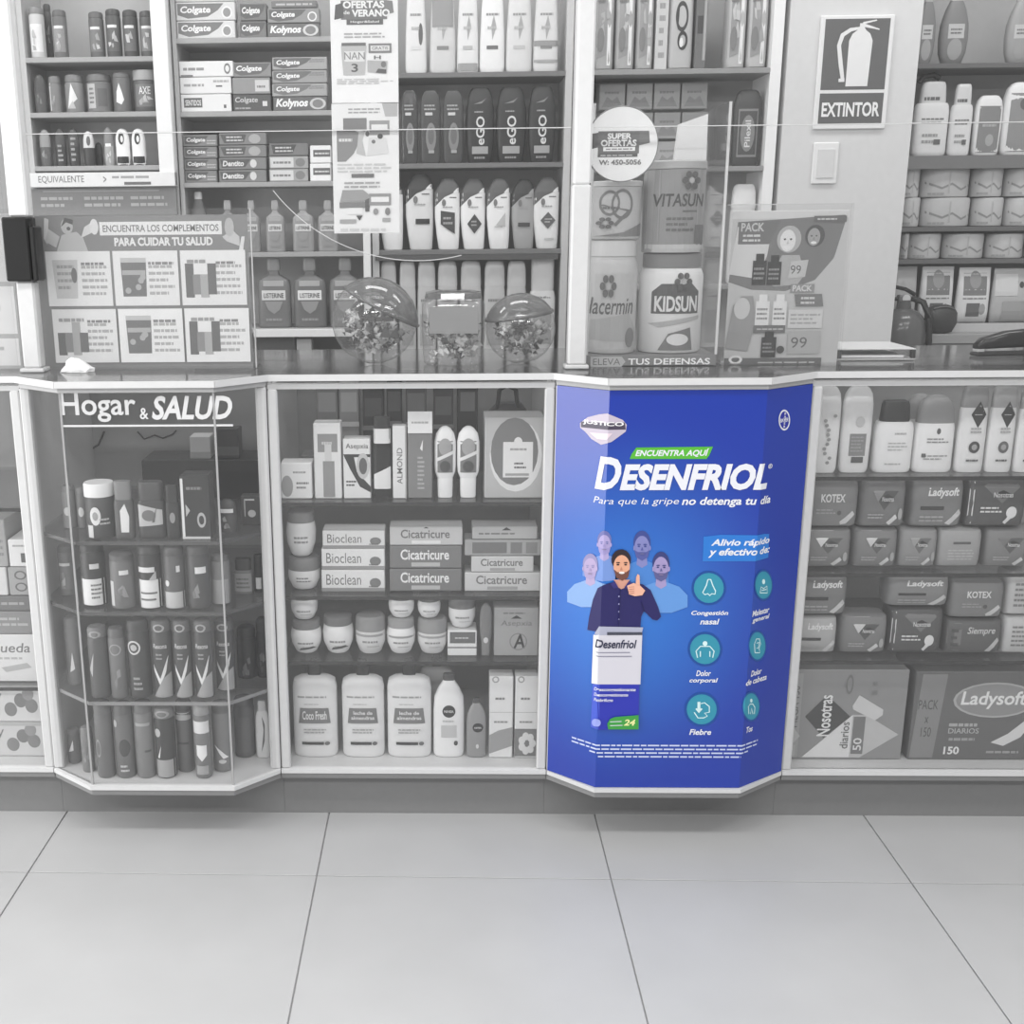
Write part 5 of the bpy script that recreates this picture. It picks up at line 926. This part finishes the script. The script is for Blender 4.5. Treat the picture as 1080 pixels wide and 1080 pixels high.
brow([(59, 77, 576, 'slimcan', 'grey can with pale smudges', (.44, .40), bandlabel(.5, 31)), (82, 108, 573, 'slimcan', 'dark can with big white lower label', (.24, .27), [('r', -.95, .95, .03, .44, .86), ('l', 0, .85, .12, .38, 4, .45), ('r', .0, .7, .60, .68, .82)]),
      (113, 139, 584, 'slimcan', 'smoky can with white side stripe', (.42, .38), [('r', -.9, -.55, .05, .5, .8), ('r', .0, .7, .62, .70, .84)]+smudge(.62, .05, .5, 33)), (143, 168, 575, 'slimcan', 'black-topped can with white lined label', (.24, .30), [('r', -.95, .95, .02, .46, .88), ('r', -.7, .7, .24, .27, .45), ('r', -.7, .6, .14, .17, .45), ('r', -.8, .6, .58, .66, .86), ('p', [(.1, .46), (.7, .46), (.7, .6)], .7)]),
      (170, 193, 577, 'slimcan', 'dark can with pale lower half', (.36, .36), [('r', -.95, .95, .02, .28, .72), ('e', -.5, .42, .2, .05, .86), ('r', .4, .7, .6, .7, .85)]), (195, 219, 575, 'slimcan', 'dark can with mottled base', (.30, .33), [('r', -.1, .8, .56, .66, .85)]+smudge(.66, .04, .34, 36)),
      (221, 241, 585, 'slimcan', 'grey can behind the pane edge', (.48, .40), [('r', -.9, .9, .02, .5, .60)], {'Y': yf1+.03}), (246, 266, 590, 'pill', 'grey tub with ruled label', (.44, .26), [('r', -.9, .9, .08, .6, .58), ('l', -.7, .7, .15, .5, 3, .42)]), (267, 278, 585, 'slimcan', 'thin black can with white tag', (.20, .22), [('r', -.6, .5, .1, .4, .84)])],
     Z1[1], 'second shelf of forward bay')
rex = lambda k: [('p', [(-.75, .44), (-.1, .26), (.75, .56), (.5, .36), (-.1, .16), (-.7, .36)], .84), ('p', [(-.85, .02), (.9, .02), (.9, .34), (.2, .27), (-.85, .02)], .62), ('t', 'Rexona', -.65, .65, .65, .71, .78, .15), ('l', -.4, .4, .5, .6, 2, .58), ('o', 0, .91, .55, .05, .35, .66)]
brow([(66, 84, 652, 'slimcan', 'hazy can with white flame mark', (.46, .44), [('p', [(-.3, .2), (.3, .25), (.1, .5)], .84)]), (91, 112, 662, 'slimcan', 'dark can with pale cap ring', (.34, .44), [('o', 0, .9, .6, .05, .4, .6), ('p', [(-.8, .4), (-.5, .3), (-.2, .65)], .7)]),
      (113, 131, 663, 'slimcan', 'grey mottled can', (.45, .40), [('o', 0, .70, .7, .08, .2, .62)]+smudge(.6, .05, .6, 41)), (132, 156, 655, 'slimcan', 'tall dark can with ring emblem', (.26, .30), [('o', -.2, .66, .6, .09, .25, .8), ('e', -.2, .66, .3, .04, .7), ('l', -.4, .4, .1, .3, 3, .6)]),
      *[(a, b_, 655, 'slimcan', 'dark can with white check mark', (.30, .40), rex(k)) for k, (a, b_) in enumerate(((158, 180), (181, 201), (203, 223), (225, 246)))],
      (248, 269, 662, 'can', 'stubby black can', (.19, .19), smudge(.42, .05, .45, 48)), (269, 284, 653, 'can', 'tall black can in the corner', (.18, .2), smudge(.45, .05, .5, 49), {'Y': .06})],
     Z1[2], 'third shelf of forward bay')
lw = [('p', [(-.7, .3), (.5, .25), (.6, .45), (0, .55)], .8)]
brow([(69, 83, 770, 'slimcan', 'dark leaning can with white wedge', (.36, .4), [('p', [(-.6, .35), (.2, .7), (.2, .4)], .85)]), (84, 97, 768, 'slimcan', 'slim grey can', (.46, .46), smudge(.66, .05, .5, 51)), (98, 117, 742, 'slimcan', 'tall plain grey can', (.42, .42), [('o', -.5, .4, .3, .12, .2, .6)]),
      (118, 139, 744, 'slimcan', 'grey can with dark round logo', (.42, .40), [('e', .2, .42, .55, .12, .3), ('l', -.3, .6, .08, .2, 2, .75), ('e', -.6, .75, .2, .05, .7)]), (140, 160, 742, 'slimcan', 'pale grey slim can', (.50, .42), [('r', .2, .8, .35, .38, .35), ('r', -.7, .8, .7, .74, .64)]),
      (161, 183, 748, 'slimcan', 'black can with pale base', (.24, .46), [('r', -.95, .95, .02, .27, .60), ('o', 0, .92, .7, .05, .35, .62), ('e', -.5, .66, .3, .06, .7), ('p', [(-.6, .3), (-.2, .48), (-.4, .3)], .84)]), (184, 202, 740, 'slimcan', 'grey can with pale neck', (.40, .34), [('r', -.9, .9, .74, .84, .7), ('r', -.6, .6, .4, .43, .3)], {'Y': yf1+.03}),
      (203, 221, 744, 'slimcan', 'can with white shield label', (.46, .58), [('r', -.9, .9, .62, .78, .86), ('p', [(-.6, .46), (.6, .46), (.6, .32), (0, .24), (-.6, .32)], .88), ('r', -.7, .7, .06, .18, .62)]), (222, 243, 743, 'slimcan', 'grey can with white bird mark', (.44, .40), [('p', [(-.7, .4), (0, .32), (.7, .22), (.2, .2), (-.2, .28)], .88), ('e', .1, .16, .4, .03, .75)]),
      (245, 267, 738, 'slimcan', 'plain dark grey can', (.38, .36), [('r', -.5, .7, .1, .7, .42)]), (269, 284, 740, 'flat', 'white bottle with curved dark print', (.84, .80), [('p', [(-.2, .1), (.3, .3), (.4, .6), (.0, .75), (.2, .5), (.0, .3)], .40)], {'Y': .045})],
     Z1[3], 'floor of forward bay')
# dark things at the back of the forward bay
bx0 = thing('dark_carton', (U(220, 500, .3).x, .36, Z1[0]+.0005), 'long black carton at the back of the forward bay', 'carton'); A, B_ = U(150, 500, .3).x, U(277, 500, .3).x
part(bx0, MB().box(max(A, XB[1]+.02), min(B_, XB[2]-.02), .30, .42, Z1[0]+.0005, U(220, 485, .3).z, G(.2), .002), 'carton'); zc0 = U(220, 485, .3).z
put('box', 200, 222, 460, zc0+.0006, .31, 'small white carton on the long black carton', 'carton', None, (.84,), [('r', -1, 1, 0, .3, .7)], D=.05); put('box', 228, 252, 452, zc0+.0006, .31, 'dark carton on the long black carton', 'carton', None, (.3,), [('r', -1, 1, .1, .4, .4)], D=.05)
cb = thing('cable', (U(95, 470, .4).x, .43, U(95, 475, .4).z), 'thin black cable looped at the back of the forward bay', 'cable')
part(cb, MB().tube([U(x, y, .443) for x, y in ((64, 452), (68, 468), (78, 475), (92, 476), (104, 469), (110, 455))], .0025, G(.12)), 'cable_loop'); part(cb, MB().tube([U(x, y, .443) for x, y in ((145, 455), (152, 463), (163, 459), (172, 462), (182, 458), (186, 454))], .002, G(.14)), 'cable_end')
# ---------------------------------------------------------------- middle cabinet: creams and lotions
XLIM[:] = [XB[2]+.010, XB[3]-.010]; Y2 = .05; g2 = 'goods in the middle cabinet'
n1 = 'top shelf of middle cabinet'
def r2(items, Z, where, cat): return row(items, Z+.0004, Y2, where, g2, cat)
r2([(296, 329, 488, 'box', 'small white cream box with grey disc', (.88,), [('e', -.6, .35, .38, .3, .60), ('l', -.2, .7, .68, .8, 1, .6), ('l', 0, .8, .25, .5, 2, .5)]),
    (331, 360, 446, 'box', 'tall white box with bottle picture', (.86,), [('r', -.7, .75, .62, .86, .56), ('l', -.4, .4, .7, .78, 1, .75), ('r', -.2, .3, .45, .72, .80), ('r', -.35, .5, .02, .5, .54)]),
    (362, 391, 463, 'box', 'white box with dark swirl', (.84,), [('t', 'Asepxia', -.8, .85, .82, .93, .35), ('p', [(-1, .75), (1, .75), (1, .7), (-.2, .7), (0, .45), (1, .2), (1, .1), (.2, .2), (-.5, .5)], .2), ('e', .45, .55, .48, .22, .74), ('e', .45, .55, .3, .14, .35), ('l', -.8, 0, .2, .32, 2, .3)]),
    (393, 413, 440, 'pill', 'black bottle with white label bands', (.16, .2), [('r', -.9, .9, .68, .86, .86), ('p', [(-.9, .3), (.9, .4), (.9, .25), (-.9, .22)], .84), ('r', -.9, .9, .12, .28, .86)], {'cat': 'bottle'}),
    (414, 429, 449, 'box', 'narrow white box with sideways name', (.84,), [('t', 'ALMOND', -.4, .4, .2, .7, .45, 0, 1), ('r', .8, 1, 0, 1, .6)]),
    (430, 456, 452, 'box', 'grey box with leaf mark', (.50,), [('p', [(0, .72), (.25, .85), (.2, .68)], .9), ('l', -.2, .35, .12, .62, 8, .66)]),
    (458, 481, 450, 'tubedown', 'white tube standing on its cap', (.90, .90), [('r', -.72, .72, .36, .80, .44), ('e', 0, .72, .6, .12, .62), ('p', [(-.72, .52), (.72, .62), (.72, .67), (-.72, .57)], .84), ('e', .0, .45, .5, .08, .3)], {'cat': 'tube'}),
    (482, 506, 450, 'tubedown', 'white tube standing on its cap', (.90, .90), [('r', -.72, .72, .36, .80, .44), ('e', 0, .72, .6, .12, .62), ('p', [(-.72, .52), (.72, .62), (.72, .67), (-.72, .57)], .84), ('e', .0, .45, .5, .08, .3)], {'cat': 'tube'}),
    (511, 574, 440, 'box', 'large grey box with big disc', (.70,), [('e', .08, .55, .92, .62*.92, .80) if False else ('e', .05, .53, .88, .45, .84), ('e', .0, .58, .80, .42, .46), ('r', -.38, .62, .26, .70, .84), ('e', .12, .70, .14, .06, .84), ('l', -.15, .42, .58, .64, 1, .6), ('l', 0, .4, .36, .46, 2, .35), ('r', -.3, .5, .28, .31, .6)])], Z2[0], n1, 'box')
tgx = [o for o in COL.objects if o.get('label', '').startswith('grey box with leaf mark')][0]
c = U(443, 457, .0495); sgp = thing('tag_card', (c.x, .0495, c.z), 'small white card on the grey leaf-marked box', 'card'); A, B_ = U(430, 446, .0485).x, U(456, 446, .0485).x
part(sgp, MB().box(A, B_, .0478, .0492, U(443, 457, .0485).z, U(443, 434, .0485).z, G(.88), .0003), 'card'); on_plane('card_print', sgp, [('l', .15, .85, .4, .6, 1, .66)], (430, 434, 456, 457), .0474, org=sgp.location)
# shaded cartons standing behind the top shelf row
for i, (x0, x1, yt, g, lk) in enumerate(((318, 333, 480, .5, 'flat grey carton behind the small cream box'), (334, 357, 403, .46, 'grey banded carton at the back of middle cabinet'), (358, 379, 403, .56, 'pale grey carton at the back of middle cabinet'), (383, 405, 410, .22, 'black carton at the back behind the banded bottle'), (408, 424, 402, .2, 'dark slim carton at the back of middle cabinet'), (428, 450, 404, .34, 'dark carton behind the leaf-marked box'), (457, 478, 408, .28, 'dark carton behind the standing tubes'), (482, 504, 405, .2, 'black carton with grey window behind the tubes'))):
    put('box', x0, x1, yt, Z2[0]+.0005, .24, lk, 'carton', 'shaded cartons at the back of middle cabinet', (g,), [('r', -.8, .8, .7, .9, g+.12), ('r', -1, 1, .55, .6, min(.84, g+.3))] if i != 7 else [('r', -.7, .7, .72, .92, .45)], D=.06)
bgk = thing('dark_handbag', (U(535, 440, .26).x, .30, Z2[0]+.0005), 'dark handbag slumped at the back of the middle cabinet', 'bag'); w = (U(562, 440, .26).x-U(509, 440, .26).x)/2; h = U(535, 408, .26).z-Z2[0]
b = MB(); b.loft([(0, w*.9, .04, 0, 0), (.01, w, .05, 0, 0), (h*.4, w*.96, .05, 0, 0), (h*.7, w*.8, .035, .004, 0), (h*.8, w*.5, .02, .006, 0)], 3, G(.24), 24); b.build('bag_body', bgk, .9)
b = MB(); b.tube([(-w*.4, -.02, h*.72), (-w*.3, -.02, h*.95), (0, -.02, h*1.0), (w*.35, -.02, h*.95), (w*.45, -.02, h*.72)], .005, G(.16)); b.build('bag_handle', bgk, .9)
# second shelf
n2 = 'second shelf of middle cabinet'
za = Z2[1]+.0004
j1 = put('widejar', 302, 336, 590, za, Y2, 'white cream jar with grey lid, under another jar, second shelf of middle cabinet', 'jar', g2, (.86, .44), [('l', -.4, .6, .25, .45, 2, .5)])
put('roundjar', 300, 332, 541, U(318, 590, Y2).z+.0008, Y2+.004, 'white cream jar stacked on another, second shelf of middle cabinet', 'jar', g2, (.86, .50), [('l', -.4, .6, .3, .5, 2, .55)])
def stk2(lst, z, cat='box', D=.06):
    for x0, x1, h, look, g, d in lst:
        xc = (x0+x1)/2; py = proj((U(xc, 600, Y2).x, Y2, z))[1]; put('box', x0, x1, py-h, z, Y2, look, cat, g2, (g,), d, D=D); z = U(xc, py-h, Y2).z+.0005
bio = [('t', 'Bioclean', -.85, .25, .3, .8, .42, 0, 0, 0), ('r', -1, 1, 0, .16, .55), ('e', .7, .4, .18, .22, .45), ('l', .5, .9, .15, .3, 1, .4)]
stk2([(339, 406, 23, 'white hair-care box at the bottom of left box stack, middle cabinet', .84, bio), (339, 406, 22, 'white hair-care box, second of left box stack, middle cabinet', .84, bio), (340, 406, 19, 'white hair-care box topping the left box stack, middle cabinet', .82, bio)], za)
cic = lambda tc, bar: [('t', 'Cicatricure', -.7, .65, .38, .85, tc, 0, 0, .02), ('r', -.4, .4, .08, .26, bar)]
stk2([(411, 487, 24, 'dark grey scar-cream box, bottom of centre stack, middle cabinet', .44, cic(.88, .7)), (411, 487, 24, 'dark grey scar-cream box, middle of centre stack, middle cabinet', .44, cic(.88, .7)), (411, 488, 20, 'pale scar-cream box topping the centre stack, middle cabinet', .74, cic(.42, .86)+[('p', [(-.08, .92), (.08, .92), (0, 1)], .3)])], za)
stk2([(490, 570, 20, 'pale scar-cream box, bottom of right stack, middle cabinet', .76, cic(.46, .62)), (497, 563, 17, 'narrow scar-cream box, second of right stack, middle cabinet', .76, cic(.42, .62)), (490, 571, 17, 'grey striped box, third of right stack, middle cabinet', .62, [('r', -.8, .1, .15, .85, .42), ('r', .2, .5, .15, .85, .46), ('r', .6, .9, .15, .85, .5)]), (498, 567, 14, 'pale box topping the right stack, middle cabinet', .68, [('l', -.8, .3, .3, .6, 1, .45), ('p', [(-.1, .7), (.2, .7), (.05, .95)], .25)])], za)
# third shelf: cream jars
zb3 = Z2[2]+.0004; jd = [('l', -.5, .6, .30, .42, 1, .55), ('l', -.2, .6, .2, .26, 1, .66)]
JX = [(305, 338, 657, 'roundjar', .88, .5), (339, 372, 652, 'roundjar', .88, .46), (374, 406, 652, 'widejar', .82, .54), (407, 438, 655, 'roundjar', .88, .6), (440, 472, 655, 'widejar', .82, .54)]
jl = ('white cream jar with grey base band', 'white cream jar with dark swoosh', 'white cream jar with broad grey lid', 'plain white cream jar', 'white cream jar with wide grey lid')
for i, (x0, x1, yt, kd, a, l) in enumerate(JX):
    put(kd, x0, x1, yt, zb3, Y2, jl[i]+', '+ORD[i]+' from left on third shelf', 'jar', g2, (a, l), jd+([('p', [(-.4, .12), (.7, .2), (.5, .26), (-.3, .2)], .36)] if i < 2 else [('r', -.95, .95, .5, .56, .62)]))
for x0, x1, yt, base, lk in ((305, 334, 627, 657, 'white cream jar stacked on the leftmost jar, third shelf'), (409, 437, 628, 655, 'white cream jar stacked on the plain one, third shelf'), (440, 465, 630, 655, 'small white cream jar stacked on the wide-lidded one, third shelf')):
    put('roundjar', x0, x1, yt, U((x0+x1)/2, base, Y2).z+.0008, Y2+.005, lk, 'jar', g2, (.88, .36), jd)
put('box', 472, 503, 665, zb3, Y2, 'small box with white and dark bands under a jar, third shelf', 'box', g2, (.84,), [('r', -1, 1, .30, .36, .5), ('r', -.85, .9, .5, .95, .38), ('l', -.5, .5, .65, .78, 1, .7)], D=.06)
put('widejar', 473, 502, 630, U(487, 665, Y2).z+.0008, Y2+.003, 'white cream jar standing on the small banded box', 'jar', g2, (.84, .42), jd)
put('tubedown', 506, 519, 637, zb3, Y2, 'slim grey tube beside the small banded box', 'tube', g2, (.5, .46), [('e', 0, .3, .4, .06, .8)])
put('box', 521, 568, 641, zb3, Y2, 'grey square box with dark letter A, third shelf', 'box', g2, (.60,), [('t', 'Asepxia', -.7, .7, .60, .74, .42, .1, 0, 0), ('t', 'A', -.12, .4, .16, .46, .2, .1, 0, .02), ('o', .1, .3, .4, .18, .12, .5), ('p', [(-.25, .78), (.25, .78), (0, .85)], .25), ('l', -.6, .7, .86, .93, 1, .45)], D=.05)
# bottom: big lotion bottles
zb4 = LED+.0008; n4_ = 'floor of middle cabinet'
def bigd(t): return [('l', -.75, .55, .615, .655, 1, .6), ('l', -.45, .4, .55, .57, 1, .66), ('p', [(-.72, .36), (.72, .36), (.64, .52), (-.64, .52)], .46), ('t', t, -.55, .55, .40, .49, .86, 0, 0, .02), ('l', -.5, .5, .25, .31, 2, .62), ('r', -.6, .4, .135, .165, .25), ('e', .55, .15, .12, .02, .4)]
r2([(308, 355, 698, 'big', 'big white lotion bottle with dark cap', (.86, .17), bigd('Coco Fresh')), (360, 405, 698, 'big', 'big white lotion bottle with two-line label', (.86, .17), bigd('leche de\nalmendras')), (408, 455, 698, 'big', 'big white lotion bottle with two-line label', (.86, .17), bigd('leche de\nalmendras')),
    (457, 490, 713, 'lotion', 'white tapered lotion bottle with black dot', (.90, .3), [('e', 0, .57, .42, .075, .2), ('t', 'NIVEA', -.3, .3, .555, .585, .85), ('r', -.5, .5, .25, .4, .72), ('e', .45, .18, .13, .03, .3), ('l', -.4, .4, .43, .48, 1, .7)]), (492, 513, 738, 'lotion', 'small grey lotion bottle with black oval', (.54, .3), [('e', .15, .52, .55, .08, .2), ('t', 'NIVEA', -.2, .5, .505, .535, .85), ('e', .1, .2, .15, .04, .8)]),
    (516, 541, 713, 'box', 'tall white cream box with grey wave', (.84,), [('o', -.5, .96, .3, .04, .4, .6), ('l', -.5, .6, .7, .76, 1, .5), ('r', -.95, .95, .56, .565, .6), ('l', -.6, .6, .42, .47, 1, .55), ('p', [(-1, .05), (1, .15), (1, .38), (-.2, .34), (-1, .28)], .58)], {'cat': 'box'}), (543, 567, 713, 'box', 'tall white cream box with flower', (.84,), [('o', -.5, .96, .3, .04, .4, .6), ('l', -.5, .6, .7, .76, 1, .5), ('r', -.95, .95, .56, .565, .6), ('l', -.6, .6, .42, .47, 1, .55), ('r', -1, 1, .02, .36, .45)]+[('e', .1+.5*math.cos(k*.9), .18+.09*math.sin(k*.9), .3, .05, .82) for k in range(7)], {'cat': 'box'})], zb4-.0004, n4_, 'lotion bottle')
put('big', 443, 478, 690, zb4, .16, 'white lotion bottle with black cap standing behind the tapered one', 'lotion bottle', g2, (.74, .15), [])
# ---------------------------------------------------------------- right cabinet: pads and shampoos
XLIM[:] = [XB[4]+.010, 9]; Y4 = .05; g4 = 'goods in the right cabinet'
def r4(items, Z, where, cat): return row(items, Z+.0004, Y4, where, g4, cat)
fl = [('e', random.Random(5+k).uniform(-.3, .5), .12+.055*k, .14, .02, .58) for k in range(11)]
dia = lambda u, v, s, g: ('p', [(u-s, v), (u, v+s*.28), (u+s, v), (u, v-s*.28)], g)
sh2 = lambda k: [dia(.2, .68, .55, .24), ('l', -.1, .5, .67, .69, 1, .75), ('e', .1, .3, .4, .07, .40 if k else .3), ('e', .1, .3, .2, .035, .6), ('l', -.4, .5, .12, .17, 1, .4), ('l', -.3, .5, .46, .54, 2, .6)]
r4([(858, 887, 408, 'slab', 'white bottle speckled with tiny print', (.84,), fl), (889, 921, 408, 'slab', 'white bottle with grey panel and barcode', (.84,), [('r', -.5, .6, .20, .46, .52), ('l', -.4, .5, .24, .44, 5, .62), ('r', -.3, .5, .12, .19, .36), ('e', .1, .6, .3, .06, .72)]),
    (925, 966, 423, 'wideflat', 'wide white bottle with black cap', (.88, .24), [('l', -.1, .5, .52, .58, 1, .66), ('l', -.4, .6, .3, .44, 3, .7), ('l', -.5, .6, .1, .15, 1, .7)]), (968, 1010, 417, 'domecap', 'wide white bottle with grey domed cap', (.88, .56), [('e', .05, .54, .1, .04, .35), ('l', -.5, .6, .38, .46, 2, .55), ('l', -.6, .6, .16, .24, 2, .6), ('r', -.7, -.5, .2, .25, .4)]),
    (1013, 1043, 408, 'flip', 'white bottle with dark diamond', (.86, .56), sh2(0)), (1045, 1073, 408, 'flip', 'white bottle with dark half diamond', (.86, .62), sh2(1)), (1075, 1100, 410, 'flip', 'white bottle cut by photo edge', (.86, .6), sh2(1))], Z4[0], 'top shelf of right cabinet', 'bottle')
put('domecap', 955, 988, 416, Z4[0]+.0005, .16, 'white bottle with pale dome behind the black-capped bottle', 'bottle', g4, (.76, .60), [])
put('slab', 925, 945, 446, Z4[0]+.0005, .15, 'pale bottle shoulder behind the black-capped bottle', 'bottle', g4, (.8,), [])
def kot(n='KOTEX', g=.5): return [('t', n, -.45, .45, .56, .74, .84, 0, 0, .03), ('l', -.6, .2, .3, .44, 2, .6), ('p', [(.3, .14), (.75, .38), (.85, .3), (.55, .1), (.35, .08)], .80), ('e', .25, .34, .08, .05, .32)]
def nos(g, tri=.78): return [('p', [(-.85, .95), (.85, .95), (0, .38)], g-.14), ('p', [(-.75, .95), (.2, .95), (-.3, .55)], tri), dia(.1, .62, .34, .24), ('t', 'Nosotras', -.14, .38, .56, .66, .85, .1), ('p', [(.15, .12), (.5, .3), (.6, .22), (.3, .06)], .82), ('l', -.7, .0, .2, .32, 2, .68), ('e', .72, .3, .1, .12, .66)]
def lad(g): return [('t', 'Ladysoft', -.45, .75, .62, .84, .88, .15, 0, .03), ('r', -.7, .2, .38, .46, .24), ('p', [(.3, .1), (.8, .4), (.9, .3), (.5, .06)], .80), ('l', -.7, .2, .12, .28, 2, .64)]
def dk_(t='Nosotras'): return [('r', -.95, -.82, .08, .92, .86), ('p', [(-.75, .95), (.9, .95), (.1, .5)], .44), dia(.1, .68, .3, .22), ('t', t, -.2, .45, .62, .72, .85), ('l', -.6, .2, .3, .45, 2, .85), ('e', .45, .32, .18, .12, .86), ('p', [(.2, .12), (.4, .3), (.5, .24), (.3, .08)], .84)]
def pk(x0, x1, yt, z, look, g, d, Y=Y4, ry=0, D=.075, h=None): return put('pack', x0, x1, yt, z+.0004, Y, look, 'sanitary pads', g4, (g,), d, D=D, name='pad_pack', ry=ry)
zA_ = Z4[1]; zt_ = U(960, 558, Y4).z
lo = [(848, 899, 'Nosotras', .50, nos(.5, .86), 'pad pack with white triangle'), (902, 948, '', .50, nos(.5), 'pad pack with pale triangle'), (950, 990, '', .56, nos(.56, .6), 'light grey pad pack'), (991, 1037, '', .60, [('l', -.6, .6, .2, .5, 4, .7), ('r', -.4, .4, .62, .68, .36)], 'crinkled pale pad pack'), (1041, 1090, '', .50, nos(.5, .44), 'pad pack with dark diamond')]
for i, (a, b_, _, g, d, lk) in enumerate(lo): pk(a, b_, 558, zA_, lk+', '+ORD[i]+' from left, lower layer of second right shelf', g, d)
up = [(850, 907, 508, .48, kot(), 'grey pad pack with white name and feather'), (909, 957, 506, .46, nos(.46, .56), 'grey pad pack with dark diamond'), (963, 1018, 506, .50, lad(.5), 'grey pad pack with white script'), (1022, 1085, 504, .32, dk_(), 'dark pad pack with white edge stripe')]
for i, (a, b_, yt, g, d, lk) in enumerate(up): pk(a, b_, yt, zt_+.0004, lk+', upper layer of second right shelf', g, d)
zB_ = Z4[2]; z650 = U(960, 651, Y4).z
lo = [(839, 884, 651, .68, lad(.68), 'pale pad pack with script name'), (888, 937, 649, .48, nos(.48), 'grey pad pack with pale chevrons'), (940, 996, 642, .32, dk_(), 'dark pad pack with white left stripe'), (999, 1058, 654, .36, [('r', -.95, -.5, .1, .9, .46), ('t', 'Siempre', -.3, .7, .55, .8, .80, .2), ('p', [(.4, .1), (.8, .5), (.9, .4), (.6, .08)], .76), ('l', -.85, -.6, .2, .8, 3, .3)], 'dark pad pack with grey side panel'), (1060, 1095, 651, .74, [('l', -.6, .6, .2, .8, 5, .5)], 'pale pad pack cut by photo edge')]
for i, (a, b_, yt, g, d, lk) in enumerate(lo): pk(a, b_, yt, zB_, lk+', lower layer of third right shelf', g, d)
pk(842, 895, 605, z650+.0004, 'grey pad pack with script name beside the blue vinyl, third shelf', .50, lad(.5))
pk(938, 1003, 607, U(968, 642, Y4).z+.0014, 'grey pad pack with script name on the dark striped one', .52, lad(.52), ry=.0)
pk(1004, 1061, 613, U(1030, 654, Y4).z+.0006, 'grey pad pack with white name, upper layer of third right shelf', .50, kot())
pk(1064, 1095, 604, z650+.0004, 'pale pad pack stacked at photo edge, upper layer of third shelf', .74, [('l', -.6, .6, .2, .8, 5, .5)])
# big value boxes
put('box', 829, 955, 706, LED+.0008, Y4, 'large grey value box with dark diamond on floor of right cabinet', 'box', g4, (.56,), [('r', -.98, -.76, .02, .96, .62), ('t', 'MEGA 150', -.94, -.80, .36, .82, .36, 0, 1, 0), ('p', [(-.98, .18), (-.98, .34), (-.84, .34), (-.74, .26), (-.84, .18)], .70), ('r', -.94, -.80, .03, .16, .66), ('p', [(-.68, .02), (.12, .5), (.12, .02)], .84) , ('p', [(.12, .5), (.12, .02), (.3, .02), (.92, .28), (.35, .5)], .74), ('p', [(-.68, .48), (-.34, .72), (.08, .48), (-.34, .24)], .28), ('t', 'Nosotras', -.46, -.24, .26, .72, .88, .0, 1, .02), ('p', [(.1, .60), (.2, .72), (.62, .56), (.62, .50), (.5, .44), (.12, .56)], .80), ('r', .14, .34, .06, .48, .44), ('t', '50', .17, .31, .10, .24, .84, 0, 1), ('t', 'diarios', -.06, .08, .12, .42, .42, 0, 1), ('o', .02, .84, .06, .11, .3, .46), ('l', .4, .5, .7, .9, 2, .5)], D=.12)
put('box', 962, 1100, 708, LED+.0008, Y4, 'large dark value box with oval name badge on right cabinet floor', 'box', g4, (.40,), [('p', [(-.98, .02), (-.62, .02), (-.52, .97), (-.9, .97)], .52), ('t', 'PACK\nx\n150', -.92, -.62, .26, .68, .30, 0, 0, 0), ('e', .24, .68, .64, .2, .66), ('e', .24, .68, .60, .18, .54), ('t', 'Ladysoft', -.28, .72, .58, .78, .90, .12, 0, .02), ('l', -.42, .05, .36, .44, 1, .66), ('t', 'DIARIOS', -.42, .05, .30, .36, .7), ('l', -.4, 0, .2, .27, 1, .62), ('t', '150', -.46, -.22, .06, .15, .88, 0, 0, .03), ('p', [(.25, .2), (.5, .3), (.75, .46), (.85, .42), (.7, .26), (.45, .16)], .82), ('l', .2, .7, .06, .12, 1, .6)], D=.12)
